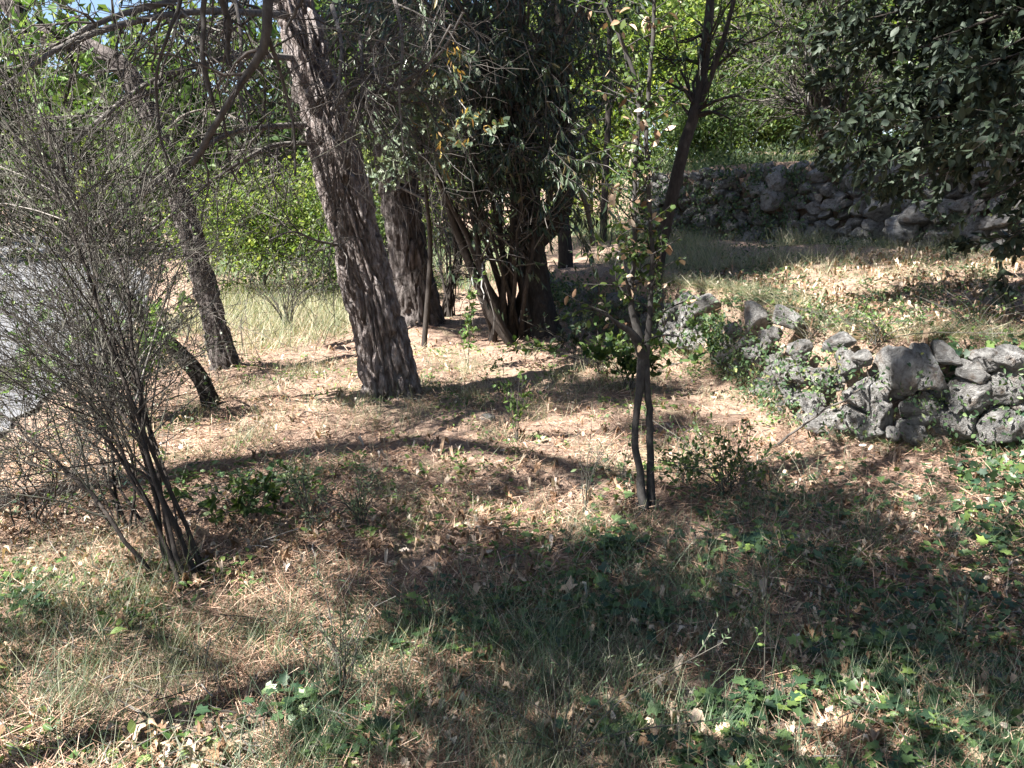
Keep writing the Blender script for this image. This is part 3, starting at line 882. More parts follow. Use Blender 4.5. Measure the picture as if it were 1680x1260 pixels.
for (u, v, Y) in [(130, 630, 3.5), (60, 560, 3.5), (-40, 470, 3.6), (20, 380, 3.7), (100, 330, 3.8), (150, 430, 3.9), (0, 250, 3.7), (60, 170, 3.8), (-60, 120, 3.6), (-80, 620, 3.4), (30, 60, 3.8)]:
    tg.append(at(u, v, Y))
st, b_, c_, TB = broom('broom_shrub', 'tangled grey broom bush with bare wands leaning to the left edge', bb, tg, 200, 1000, 2700, .0095, (.35, 1.1), (.2, .65), (.08, .3), M['broom_twig'], .1)
obj('leaves', *leaves_on(c_, 2600, (.012, .03), RHOMB, 0, .6, .7), M['weed'], TB)
bb = ground_hit(225, 880)
tg = [at(u, v, Y) for (u, v, Y) in [(160, 640, 3.9), (60, 640, 3.9), (120, 520, 4.1), (20, 500, 4.1), (-20, 600, 4.0), (80, 400, 4.3), (140, 330, 4.4)]]
broom('broom_shrub', 'thin bare broom stems rising just behind the tangled broom bush', bb, tg, 90, 420, 1000, .009, (.3, .8), (.2, .5), (.08, .3), M['broom_twig'], .09)
bb = ground_hit(215, 690)
tg = [bb + np.array([rng.normal() * .5 - .2, rng.normal() * .3, .35 + .5 * rng.random()]) for _ in range(14)]
st, b_, c_, T = broom('low_shrub', 'low dark shrub at the foot of the leaning oak', bb, tg, 110, 380, 800, .009, (.2, .5), (.1, .3), (.06, .2), M['broom_twig'], .15)
obj('leaves', *leaves_on(c_, 1800, (.015, .035), RHOMB, 0, .6, .7), M['dark_leaf'], T)
bb = ground_hit(70, 860)
tg = [bb + np.array([rng.normal() * .35, rng.normal() * .3, .3 + .4 * rng.random()]) for _ in range(10)]
broom('low_shrub', 'sparse dry shrub on the sunny verge below the broom', bb, tg, 90, 300, 700, .006, (.15, .4), (.1, .3), (.06, .2), M['broom_twig'], .12)

def uv(P_):
    q = P_ - np.array([0, 0, 1.6])
    dep = q[..., 1] * math.cos(_p) - q[..., 2] * math.sin(_p)
    upc = q[..., 1] * math.sin(_p) + q[..., 2] * math.cos(_p)
    return 840 + F * q[..., 0] / dep, 630 - F * upc / dep
def open_low(t):
    u_, v_ = uv(t[:, -1])
    low = (v_ > 335) & (u_ < 880) & (rng.random(len(t)) < .9)
    side = (u_ < 725) & (v_ > 255)
    return ~(low | side)

# --- dark thicket behind the pines: one stout ivy-dark trunk, many poles, drooping leaves
p5 = px_path([(893, 566, 8.6, 66), (884, 520, 8.6, 58), (876, 460, 8.6, 52), (868, 400, 8.6, 50), (864, 340, 8.6, 48), (858, 260, 8.6, 40), (850, 150, 8.6, 36), (845, 30, 8.6, 32), (840, -100, 8.6, 26)])
p5[0, 2] -= .05
T5 = thing('bay_tree', 'dark multi stemmed tree with drooping leaves behind the two pines', 'tree', p5[0, :3])
obj('trunk', *bark_trunk(p5, 2.2, .016, 80, .03, .35, .012, .4, 12), M['dark_bark'], T5, True)
limb_rows = [[(874, 400, 8.6, 34), (900, 372, 8.55, 34), (920, 335, 8.5, 32), (926, 270, 8.5, 28), (922, 180, 8.5, 24), (915, 60, 8.5, 18), (910, -60, 8.5, 12)],
             [(975, 405, 8.4, 8), (958, 330, 8.3, 9), (940, 285, 8.2, 9), (905, 225, 8.1, 9), (865, 185, 8.0, 8), (800, 148, 7.9, 7), (730, 135, 7.8, 5), (690, 140, 7.8, 3)],
             [(905, 205, 8.2, 5), (905, 150, 8.2, 5), (890, 90, 8.2, 5), (865, 40, 8.2, 5), (845, 0, 8.2, 5)]]
rows_fan = []
for k in range(15):
    u0 = 846 + rng.normal() * 20
    u1 = 715 + k * 15 + rng.normal() * 8
    v1 = 120 + abs(k - 8) * 16 + rng.random() * 60
    w = 6 + rng.random() * 7
    rows_fan.append([(u0, 575, 8.6, w * 1.2), (u0 + (u1 - u0) * .33, 470, 8.5 - rng.random() * .4, w), (u0 + (u1 - u0) * .7, 350, 8.4 - rng.random() * .6, w * .8), (u1, v1, 8.3 - rng.random() * .8, w * .5)])
rows_fan += [[(850, 580, 8.4, 20), (800, 500, 8.3, 18), (762, 410, 8.2, 15), (735, 340, 8.1, 12), (705, 240, 8.0, 8)],
             [(842, 575, 8.3, 14), (800, 470, 8.1, 11), (788, 390, 8.0, 10), (790, 300, 7.9, 8), (770, 200, 7.8, 6)]]
lim = []
for rows in limb_rows + rows_fan:
    Cc = smooth_path(px_path(rows), 14)
    Cc[:, :3] += np.cumsum(rng.normal(size=(14, 3)) * .008, 0)
    lim.append(Cc)
    obj('stem', *tubes(Cc[None, :, :3], Cc[None, :, 3], 7), M['grey_bark'] if rows in limb_rows[1:] else M['dark_bark'], T5, True)
lim = np.array(lim)
t1, r1 = grow(lim[:, :, :3], lim[:, :, 3], 260, (.4, 1.2), (20, 75), (0, -.05, -.05), .2, 6, .35, 1, (.4, .3), .003)
# extra twigs filling the dark canopy higher up
can = np.array([smooth_path([at(858, 200, 8.6), at(858 + d_, 60, 8.4 + e_), at(858 + d_ * 1.9, -40, 8.3 + 2 * e_)], 6) for d_, e_ in zip(rng.normal(size=40) * 70 - 20, rng.normal(size=40) * .35)])
t1b, r1b = grow(can, np.full(can.shape[:2], .01), 300, (.4, 1.1), (30, 90), (0, 0, -.35), .2, 6, .05, 1, (.4, .3), .003)
t2, r2 = grow(np.vstack([t1, t1b]), np.vstack([r1, r1b]), 1500, (.2, .7), (20, 70), (0, 0, -.35), .2, 5, .1, 1, (.6, .4), .0026)
_u, _v = uv(t2[:, -1]); kk = ~(((_u < 735) & (_v > 245)) | ((_v > 335) & (rng.random(len(t2)) < .7)))
_u, _v = uv(t1[:, -1]); k1 = ~((_u < 735) & (_v > 245))
V, Fs = merge(tubes(can, np.full(can.shape[:2], .012), 5), tubes(t1[k1], r1[k1], 4), tubes(t1b, r1b, 4), tubes(t2[kk], r2[kk], 3))
obj('twigs', V, Fs, M['dead_twig'], T5)
V, Fs = merge(leaves_on(t2[open_low(t2)], 13000, (.05, .11), LANCE, .9, .2, .35, .2), leaves_on(t1b, 6000, (.05, .11), LANCE, .8, .2, .4, .1))
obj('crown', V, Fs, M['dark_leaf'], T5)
# stems standing clear at the left of the thicket
bb = ground_hit(735, 520)
tg = [at(700 + 110 * rng.random(), 260 + 120 * rng.random(), bb[1] + rng.normal() * .3) for _ in range(13)]
st, b_, c_, T = broom('hazel_shrub', 'fan of slim dark poles between the back pine and the dark tree', bb, tg, 60, 220, 300, .018, (.3, .9), (.2, .5), (.1, .3), M['dead_twig'], .12)
obj('leaves', *leaves_on(c_, 700, (.04, .08), OVAL, .3, .6, .6), M['dark_leaf'], T)

# grey leaved sapling hanging in front of the back pine, with a few yellowed sprays
bb = np.array([-.9, 8.3, h1(-.9, 8.3)])
T = thing('holm_oak', 'grey green young oak with some yellowed leaves crossing the back pine', 'tree', bb)
trk = smooth_path(np.array([[*(bb - [0, 0, .03]), .03], [*at(706, 420, 8.3), .026], [*at(700, 330, 8.1), .02], [*at(690, 230, 7.9), .014], [*at(680, 120, 7.7), .008]]), 18)
obj('trunk', *tubes(trk[None, :, :3], trk[None, :, 3], 7), M['dark_bark'], T, True)
br = np.array([smooth_path([at(698, 300, 8.0), at(698 + (u - 698) * .5, v - 20, 7.2), at(u, v, 6.6)], 6) for (u, v) in [(620, 150), (640, 220), (660, 260), (700, 260), (610, 110), (690, 170), (720, 215), (560, 290), (740, 120), (765, 180), (780, 230), (590, 190)]])
rr = np.tile(np.linspace(.009, .004, 6), (len(br), 1))
t1, r1 = grow(br, rr, 110, (.15, .45), (25, 80), (0, 0, -.1), .2, 5, .2, 1, (.6, .4), .002)
V, Fs = merge(tubes(br, rr, 5), tubes(t1, r1, 3))
obj('twigs', V, Fs, M['dead_twig'], T)
obj('crown', *leaves_on(t1[:95], 2100, (.05, .09), OVAL, .3, .8, .6), M['grey_leaf'], T)
ysel = t1[(t1[:, 0, 0] > -.7)][:40] + np.array([0, -.25, .02])
if len(ysel): obj('yellow_leaves', *leaves_on(ysel, 170, (.03, .07), LANCE, .8, .4, .4), M['yellow_leaf'], T)

# --- twin stemmed sapling in front
p6 = ground_hit(1060, 838)
Y6 = p6[1]
T6 = thing('sapling', 'slender twin stemmed sapling standing alone in the clearing', 'tree', p6)
sap = [[(1058, 845, Y6, 22), (1049, 775, Y6, 15), (1042, 725, Y6, 14), (1046, 665, Y6, 14), (1054, 605, Y6, 20), (1056, 575, Y6, 21)],
       [(1068, 842, Y6 + .03, 22), (1068, 775, Y6 + .03, 15), (1067, 695, Y6 + .02, 14), (1063, 635, Y6, 13), (1057, 585, Y6, 19)],
       [(1056, 585, Y6, 22), (1042, 555, Y6 - .05, 17), (1020, 535, Y6 - .1, 11), (1000, 520, Y6 - .15, 6), (965, 500, Y6 - .2, 3)],
       [(1056, 585, Y6, 20), (1046, 545, Y6, 17), (1035, 500, Y6, 12), (1034, 470, Y6, 11), (1042, 430, Y6, 10), (1040, 380, Y6, 9), (1042, 300, Y6, 9), (1046, 220, Y6, 9), (1050, 160, Y6, 9), (1035, 100, Y6, 8), (1012, 50, Y6, 8), (985, -10, Y6, 7), (960, -80, Y6, 5)],
       [(1058, 585, Y6, 18), (1066, 530, Y6, 12), (1068, 470, Y6, 10), (1070, 430, Y6, 9), (1066, 350, Y6, 9), (1062, 270, Y6, 9), (1060, 190, Y6, 9), (1068, 110, Y6, 8), (1073, 50, Y6, 8), (1072, -20, Y6, 7), (1075, -90, Y6, 5)],
       [(1034, 490, Y6, 7), (1026, 455, Y6 - .05, 5), (1022, 425, Y6 - .08, 3), (1008, 380, Y6 - .1, 2)]]
sp = []
for rows in sap:
    Cc = smooth_path(px_path(rows), 16)
    Cc[:, 3] *= .86
    Cc[1:-1, :3] += rng.normal(size=(14, 3)) * .0025
    sp.append(Cc)
    obj('stem', *tubes(Cc[None, :, :3], Cc[None, :, 3], 9), M['smooth_bark'], T6, True)
sp = np.array(sp)[2:]
t1, r1 = grow(sp[:, :, :3], sp[:, :, 3], 110, (.10, .32), (35, 85), (0, 0, .05), .2, 5, .1, 1, (.35, .5), .0012)
t1f, r1f = grow(sp[[1, 2], 2:7, :3], sp[[1, 2], 2:7, 3], 16, (.06, .2), (35, 85), (0, 0, .05), .2, 5, .0, 1, (.35, .5), .0012)
t1 = np.vstack([t1, t1f]); r1 = np.vstack([r1, r1f])
V, Fs = tubes(t1, r1, 4)
obj('twigs', V, Fs, M['smooth_bark'], T6)
V, Fs = merge(leaves_on(t1, 1050, (.02, .048), OVAL, .35, .7, .5, .1))
obj('crown', V, Fs, M['mid_leaf'], T6)
V, Fs = leaves_on(t1, 150, (.03, .06), OVAL, .6, .5, .5, .1)
obj('brown_leaves', V, Fs, M['dead_leaf'], T6)

# --- slim dark trees on the upper terrace
def slim_tree(name, label, rows_list, mat, ntw=0, nleaf=0, lm=None, size=(.05, .09), tpl=OVAL, L=(.3, .9), bias=(0, 0, .0)):
    P0 = px_path(rows_list[0])
    z0 = h1(P0[0, 0], P0[0, 1])
    base = np.array([P0[0, 0], P0[0, 1], z0])
    T = thing(name, label, 'tree', base)
    allp = []
    for k, rows in enumerate(rows_list):
        C_ = px_path(rows)
        if k == 0:
            C_ = np.vstack([[*base - [0, 0, .08], C_[0, 3] * 1.15], C_])
        Cc = smooth_path(C_, 18)
        allp.append(Cc)
        obj('trunk' if k == 0 else 'limb', *tubes(Cc[None, :, :3], Cc[None, :, 3], 9), mat, T, True)
    if ntw:
        A = np.array(allp)
        t1, r1 = grow(A[:, :, :3], A[:, :, 3], ntw, L, (30, 85), bias, .2, 6, .45, 1, (.35, .4), .0025)
        t2, r2 = grow(t1, r1, ntw * 4, (.15, .5), (20, 70), bias, .2, 4, .15, 1, (.6, .5), .0022)
        V, Fs = merge(tubes(t1, r1, 4), tubes(t2, r2, 3))
        obj('twigs', V, Fs, mat, T)
        if nleaf: obj('crown', *leaves_on(t2, nleaf, size, tpl, .3, .6, .6), lm, T)
    return T
slim_tree('slim_tree', 'slim dark leaning tree on the grassy upper terrace', [
    [(1080, 428, 8.9, 22), (1092, 370, 8.9, 21), (1106, 310, 8.9, 21), (1125, 230, 8.9, 20), (1143, 180, 8.9, 18), (1152, 130, 8.9, 17), (1160, 60, 8.9, 16), (1168, -20, 8.9, 15), (1175, -140, 8.9, 12)],
    [(1140, 190, 8.9, 10), (1165, 130, 8.8, 9), (1185, 70, 8.7, 8), (1203, 5, 8.6, 7), (1220, -70, 8.5, 6)]], M['dark_bark'], 40, 260, M['mid_leaf'])
slim_tree('slim_tree', 'straight dark trunk half hidden behind the drooping dark tree', [
    [(928, 412, 10.6, 24), (923, 350, 10.6, 21), (919, 280, 10.6, 20), (914, 180, 10.6, 18), (905, 60, 10.6, 16), (900, -60, 10.6, 14)]], M['dark_bark'], 40, 900, M['dark_leaf'], (.06, .11))
slim_tree('slim_tree', 'thin straight stem beyond the sapling on the terrace', [
    [(990, 380, 13, 12), (993, 300, 13, 11), (998, 190, 13, 10), (1000, 80, 13, 9), (1002, -60, 13, 8)]], M['dark_bark'], 20, 400, M['mid_leaf'], (.06, .1))

# --- many-stemmed hazel on the top of the back wall
bb = np.array([4.85, 13.2, h1(4.85, 13.2)])
tg = [at(u, v, 12.8 + rng.normal() * .5) for (u, v) in [(1215, 40), (1250, -40), (1262, 20), (1290, -60), (1310, 20), (1330, -30), (1350, 60), (1370, -40), (1395, 40), (1420, 0), (1440, 90), (1300, 110), (1280, 160), (1230, 130), (1410, 130), (1450, 160), (1380, 100)]]
st, b_, c_, T = broom('hazel_shrub', 'many stemmed hazel spreading from the top of the back wall', bb, tg, 200, 600, 1100, .04, (.5, 1.4), (.3, .8), (.2, .5), M['dead_twig'], .14)
obj('leaves', *leaves_on(c_, 3000, (.06, .11), RHOMB, .3, .8, .6), M['mid_leaf'], T)

# --- evergreen boughs reaching in from the right
P7 = np.array([(4.6, 5.6, h1(4.6, 5.6), .09), (4.5, 5.7, 1.6, .08), (4.4, 5.8, 2.6, .065), (4.3, 6.0, 3.8, .04), (4.2, 6.1, 4.8, .015)])
T7 = thing('evergreen_tree', 'dark evergreen tree whose leafy boughs reach in from the right edge', 'tree', P7[0, :3])
S = smooth_path(P7, 20)
obj('trunk', *tubes(S[None, :, :3], S[None, :, 3], 10), M['dark_bark'], T7, True)
bl = []
for (u, v, Y) in [(1400, 60, 6.4), (1440, 20, 6.2), (1470, 90, 6.0), (1420, 130, 6.2), (1380, 190, 6.5), (1500, 150, 5.8), (1540, 60, 5.6), (1460, 200, 6.0), (1400, 250, 6.3), (1520, 230, 5.6), (1560, 180, 5.4), (1600, 100, 5.2),
                  (1480, 300, 6.1), (1440, 270, 6.3), (1560, 290, 5.7), (1620, 330, 5.3), (1600, 230, 5.2), (1650, 60, 5.0), (1660, 170, 4.9), (1500, 10, 6.0), (1590, 20, 5.6), (1380, 20, 6.6), (1340, 60, 6.9), (1360, 130, 6.8), (1330, -20, 6.9), (1420, 200, 6.4), (1640, 260, 5.1), (1590, 335, 5.6), (1540, -60, 5.8), (1450, -60, 6.3), (1640, -50, 5.4), (1660, 390, 5.5), (1610, 380, 5.8), (1500, 75, 6.2), (1420, 75, 6.5), (1560, 120, 5.8)]:
    e = at(u, v, Y)
    b0 = S[int(np.clip((e[2] - .2) / 4.8 * 20, 3, 18)), :3]
    mid = (b0 + e) / 2 + np.array([0, 0, .18])
    Cc = smooth_path([b0, mid, e], 9)
    Cc[1:] += np.cumsum(rng.normal(size=(8, 3)) * .015, 0)
    bl.append(Cc)
    obj('bough', *tubes(Cc[None], np.linspace(.016, .004, 9)[None], 5), M['dark_bark'], T7, True)
bl = np.array(bl)
t1, r1 = grow(bl, np.tile(np.linspace(.016, .004, 9), (len(bl), 1)), 420, (.15, .5), (25, 75), (-.05, 0, -.05), .15, 5, .3, 1, (.4, .5), .0018)
t2, r2 = grow(t1, r1, 800, (.1, .28), (25, 65), (-.05, 0, -.05), .15, 4, .15, 1, (.7, .5), .0015)
V, Fs = merge(tubes(t1, r1, 4), tubes(t2, r2, 3))
obj('twigs', V, Fs, M['dark_bark'], T7)
V, Fs = merge(leaves_on(t2, 11000, (.05, .09), OVAL, .15, 1.0, .5, .05), leaves_on(t1, 5500, (.05, .09), OVAL, .15, 1.0, .5, .2))
obj('crown', V, Fs, M['evergreen'], T7)

# --- leafy trees and bushes behind
def leafy(name, label, x, y, zc, rad, nclump, per, size, lm, trunk_r=.09, spread=.3, group=None, tpl=RHOMB, cat='tree', shell=.5):
    z0 = h1(x, y)
    base = np.array([x, y, z0])
    T = thing(name, label, cat, base, group)
    c = np.array([x, y, z0 + zc])
    q = nrm(rng.normal(size=(nclump, 3))) * (rng.random((nclump, 1)) ** shell) * (.75 + .5 * rng.random((nclump, 1)))
    C_ = c + q * np.asarray(rad)
    C_[:, 2] = np.maximum(C_[:, 2], height(C_[:, 0], C_[:, 1]) + .15)
    top = c + np.array([0, 0, rad[2] * .5])
    pth = np.array([[*base - [0, 0, .1]], base + (top - base) * .35 + [rng.normal() * .12, rng.normal() * .12, 0], base + (top - base) * .7 + [rng.normal() * .2, rng.normal() * .2, 0], top])
    S = smooth_path(pth, 16)
    obj('trunk', *tubes(S[None], np.linspace(trunk_r, trunk_r * .25, 16)[None], 8), M['grey_bark'], T, True)
    lp, lr = limbs_to(pth, C_, min(40, nclump), trunk_r * .35, .006, t0=.2)
    t1, r1 = grow(lp, lr, min(90, nclump * 2), (.3, .9), (25, 70), (0, 0, .05), .2, 5, .4, 1, (.5, .4), .004)
    V, Fs = merge(tubes(lp, lr, 4), tubes(t1, r1, 3))
    obj('limbs', V, Fs, M['grey_bark'], T)
    n = nclump * per
    pos = np.repeat(C_, per, 0) + rng.normal(size=(n, 3)) * spread * np.array([1, 1, .55]) * np.repeat(.6 + .7 * rng.random((nclump, 1)), per, 0)
    pos[:, 2] = np.maximum(pos[:, 2], height(pos[:, 0], pos[:, 1]) + .05)
    d = rng.normal(size=(n, 3)) + np.array([0, 0, -.2])
    nn = rng.normal(size=(n, 3)) * .8 + np.array([0, 0, .9])
    obj('crown', *leaves(pos, d, nn, size * (.6 + .8 * rng.random(n)), tpl), lm, T)
    return T
G = 'sunlit trees behind the back wall'
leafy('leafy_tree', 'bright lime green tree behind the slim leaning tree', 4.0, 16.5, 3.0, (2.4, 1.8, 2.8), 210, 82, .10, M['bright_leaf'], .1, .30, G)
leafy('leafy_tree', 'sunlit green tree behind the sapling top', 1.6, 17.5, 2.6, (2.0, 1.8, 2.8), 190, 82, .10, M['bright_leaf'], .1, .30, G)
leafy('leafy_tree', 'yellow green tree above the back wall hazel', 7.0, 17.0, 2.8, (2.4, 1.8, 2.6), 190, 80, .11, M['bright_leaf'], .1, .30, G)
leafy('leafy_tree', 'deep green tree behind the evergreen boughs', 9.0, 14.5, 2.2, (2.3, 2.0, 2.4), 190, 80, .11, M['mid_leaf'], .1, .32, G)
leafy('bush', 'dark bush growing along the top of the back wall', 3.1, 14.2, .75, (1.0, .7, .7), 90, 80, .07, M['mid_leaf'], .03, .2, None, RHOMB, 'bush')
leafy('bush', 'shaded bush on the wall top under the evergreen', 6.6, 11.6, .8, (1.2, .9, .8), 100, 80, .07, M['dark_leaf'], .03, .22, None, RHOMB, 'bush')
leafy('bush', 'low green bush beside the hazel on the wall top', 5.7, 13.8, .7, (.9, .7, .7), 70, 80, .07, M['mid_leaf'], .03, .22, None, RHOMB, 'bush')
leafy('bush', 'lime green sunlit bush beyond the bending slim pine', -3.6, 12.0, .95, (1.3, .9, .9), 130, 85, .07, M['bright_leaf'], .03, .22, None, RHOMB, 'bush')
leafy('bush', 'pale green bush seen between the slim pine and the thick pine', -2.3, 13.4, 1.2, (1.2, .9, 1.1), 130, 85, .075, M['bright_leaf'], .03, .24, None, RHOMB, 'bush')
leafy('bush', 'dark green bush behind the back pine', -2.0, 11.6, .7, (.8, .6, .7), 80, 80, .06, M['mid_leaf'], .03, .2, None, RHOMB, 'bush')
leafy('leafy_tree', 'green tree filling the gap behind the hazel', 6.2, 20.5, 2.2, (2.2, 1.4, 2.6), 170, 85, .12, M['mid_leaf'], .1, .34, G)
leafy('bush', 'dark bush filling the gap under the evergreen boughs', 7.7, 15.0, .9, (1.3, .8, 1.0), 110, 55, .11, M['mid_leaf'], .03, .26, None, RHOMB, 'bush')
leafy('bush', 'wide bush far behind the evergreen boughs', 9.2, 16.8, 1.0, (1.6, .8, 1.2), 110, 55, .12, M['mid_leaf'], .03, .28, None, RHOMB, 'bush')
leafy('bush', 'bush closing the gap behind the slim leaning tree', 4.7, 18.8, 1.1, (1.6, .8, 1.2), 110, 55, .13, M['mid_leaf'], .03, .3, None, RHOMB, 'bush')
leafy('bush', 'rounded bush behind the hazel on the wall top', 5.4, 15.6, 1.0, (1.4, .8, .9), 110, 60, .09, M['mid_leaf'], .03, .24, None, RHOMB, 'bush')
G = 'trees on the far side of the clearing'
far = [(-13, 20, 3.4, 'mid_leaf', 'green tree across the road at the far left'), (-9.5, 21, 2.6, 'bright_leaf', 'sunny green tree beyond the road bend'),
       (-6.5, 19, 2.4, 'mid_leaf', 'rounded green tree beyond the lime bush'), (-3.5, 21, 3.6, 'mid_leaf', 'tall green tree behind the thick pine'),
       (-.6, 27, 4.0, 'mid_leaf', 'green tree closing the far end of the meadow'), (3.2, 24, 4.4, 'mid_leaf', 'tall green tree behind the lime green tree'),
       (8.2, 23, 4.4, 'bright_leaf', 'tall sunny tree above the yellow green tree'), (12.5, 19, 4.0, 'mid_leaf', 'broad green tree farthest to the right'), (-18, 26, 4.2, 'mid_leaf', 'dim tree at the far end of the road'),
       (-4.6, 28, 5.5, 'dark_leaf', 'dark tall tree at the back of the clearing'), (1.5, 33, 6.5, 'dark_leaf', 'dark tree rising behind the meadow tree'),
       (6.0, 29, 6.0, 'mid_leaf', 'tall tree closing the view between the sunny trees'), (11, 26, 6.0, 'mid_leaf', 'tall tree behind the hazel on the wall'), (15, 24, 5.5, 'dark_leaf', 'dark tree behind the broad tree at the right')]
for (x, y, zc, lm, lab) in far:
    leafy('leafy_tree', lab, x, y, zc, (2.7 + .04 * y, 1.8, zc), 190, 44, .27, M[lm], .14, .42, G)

# ------------------------------------------------------------------ small plants
def sprig(name, label, u, v, top_v, nst, nleaf, size, lm, spread=.12, tpl=OVAL, lean=(0, 0), cat='plant', group=None, r=.0035, stem='weedstem', Lb=(.05, .16)):
    b = ground_hit(u, v)
    hgt = (v - top_v) / F * (b[1] + .3)
    T = thing(name, label, cat, b, group)
    st = []
    for k in range(nst):
        f = 1 if k == 0 else .55 + .45 * rng.random()
        off = rng.normal(size=2) * spread
        e = b + np.array([off[0] + lean[0], off[1] + lean[1], hgt * f])
        m_ = b + (e - b) * .5 + np.array([-off[0] * .2, -off[1] * .2, hgt * .06]) + rng.normal(size=3) * .012
        q0 = b + np.r_[rng.normal(size=2) * spread * .12, -.015]
        st.append(smooth_path([q0, m_, e], 8))
    st = np.array(st); rr = np.tile(np.linspace(r, r * .4, 8), (nst, 1))
    for k in range(nst):
        obj('stem', *tubes(st[k:k + 1], rr[k:k + 1], 5), M['broom_twig'], T, True)
    t1, r1 = grow(st, rr, max(6, nst * 5), Lb, (25, 60), (0, 0, .25), .15, 4, .25, 1, (.6, .5), .0009)
    V, Fs = tubes(t1, r1, 3)
    obj('twigs', V, Fs, M['broom_twig'], T)
    if nleaf:
        obj('leaves', *leaves_on(np.vstack([t1]), nleaf, size, tpl, .0, .7, .6, .1), lm, T)
    return T
sprig('leafy_sprig', 'upright leafy seedling in the sun to the right of the thick pine', 848, 726, 612, 4, 150, (.02, .045), M['weed'], .04)
sprig('leafy_sprig', 'bright leafy shoot in the shade beside the back pine', 768, 605, 462, 4, 160, (.03, .06), M['weed'], .06)
sprig('leafy_sprig', 'small leafy shoot at the edge of shade near the thick pine', 822, 645, 595, 3, 60, (.025, .045), M['weed'], .05)
sprig('laurel_shrub', 'low dark laurel shrub left of the sapling foot', 985, 612, 552, 12, 330, (.04, .08), M['mid_leaf'], .22, cat='shrub')
sprig('laurel_shrub', 'leafy bush right behind the sapling fork', 1030, 640, 560, 12, 360, (.04, .09), M['mid_leaf'], .2, cat='shrub')
sprig('laurel_shrub', 'small leafy shrub at the foot of the shaded wall', 945, 590, 520, 8, 200, (.03, .07), M['dark_leaf'], .22, cat='shrub')
sprig('wall_creeper', 'bright green creeper climbing the sunlit end of the near wall', 1168, 600, 505, 9, 200, (.04, .07), M['weed'], .13, IVY)
sprig('broom_seedling', 'dark green broom seedling in the left shade', 510, 868, 765, 14, 420, (.012, .03), M['grass_green'], .13, LANCE)
sprig('broom_seedling', 'feathery broom seedling at the edge of the left shade', 590, 872, 770, 12, 320, (.012, .03), M['grass_green'], .12, LANCE)
sprig('broom_seedling', 'leafy low plant just behind the broom shadow', 400, 850, 790, 14, 300, (.03, .06), M['mid_leaf'], .2)
sprig('broom_seedling', 'tall wispy broom seedling in the foreground grass', 560, 1150, 955, 12, 300, (.012, .026), M['grass_green'], .14, LANCE, r=.0028)
sprig('broom_seedling', 'thin broom seedling behind the foreground tuft', 700, 1040, 960, 9, 160, (.012, .026), M['grass_green'], .12, LANCE, r=.0025)
sprig('broom_seedling', 'pale upright weed close to the bottom edge', 930, 1250, 1080, 12, 260, (.012, .026), M['grass_green'], .2, LANCE, r=.0025)
sprig('dry_stalks', 'cluster of thin dry stalks left of the sapling', 960, 845, 690, 8, 0, (.01, .02), M['weed'], .09, r=.0022)
sprig('dry_stalks', 'sparse dry stalks against the sapling foot', 1020, 800, 690, 4, 30, (.01, .02), M['weed'], .08, r=.002)
sprig('dry_stalks', 'tall thin stalk standing in the ivy at the lower right', 1255, 1150, 800, 2, 30, (.01, .02), M['weed'], .03, r=.0022)
sprig('dry_stalks', 'lone thin stalk in the right foreground shade', 1390, 1060, 900, 2, 20, (.01, .02), M['weed'], .04, r=.002)
sprig('dry_stalks', 'wispy stalks rising in front of the near wall', 1420, 900, 800, 5, 30, (.01, .02), M['weed'], .15, r=.002)
sprig('low_shrub', 'shadowy low shrub of fine twigs between sapling and near wall', 1195, 812, 700, 26, 700, (.015, .035), M['mid_leaf'], .3, cat='shrub', r=.003)
sprig('low_shrub', 'little twiggy shrub beside the shadowy low shrub', 1120, 790, 720, 12, 260, (.015, .035), M['mid_leaf'], .2, cat='shrub', r=.003)
sprig('pale_seedling', 'pale oval leaved seedling at the right foreground edge', 1572, 1062, 945, 4, 60, (.02, .04), M['grey_leaf'], .05)
sprig('low_shrub', 'dry tangle of plants overgrowing the near wall top', 1330, 560, 505, 16, 260, (.015, .035), M['grass_green'], .25, cat='shrub', r=.003)
sprig('low_shrub', 'bushy weeds on the near wall above the dark boulder', 1440, 560, 510, 16, 330, (.015, .035), M['weed'], .22, cat='shrub', r=.003)
sprig('low_shrub', 'thin twiggy weeds on the upper terrace edge', 1600, 545, 480, 14, 120, (.015, .03), M['weed'], .25, cat='shrub', r=.003)
sprig('low_shrub', 'grey dry shrub in the sunny grass beyond the slim pine', 470, 540, 420, 18, 300, (.015, .035), M['grass_green'], .35, cat='shrub', r=.006, Lb=(.15, .4))
sprig('leafy_sprig', 'green sprig lit up at the shaded wall foot', 930, 520, 470, 3, 40, (.05, .08), M['weed'], .07)

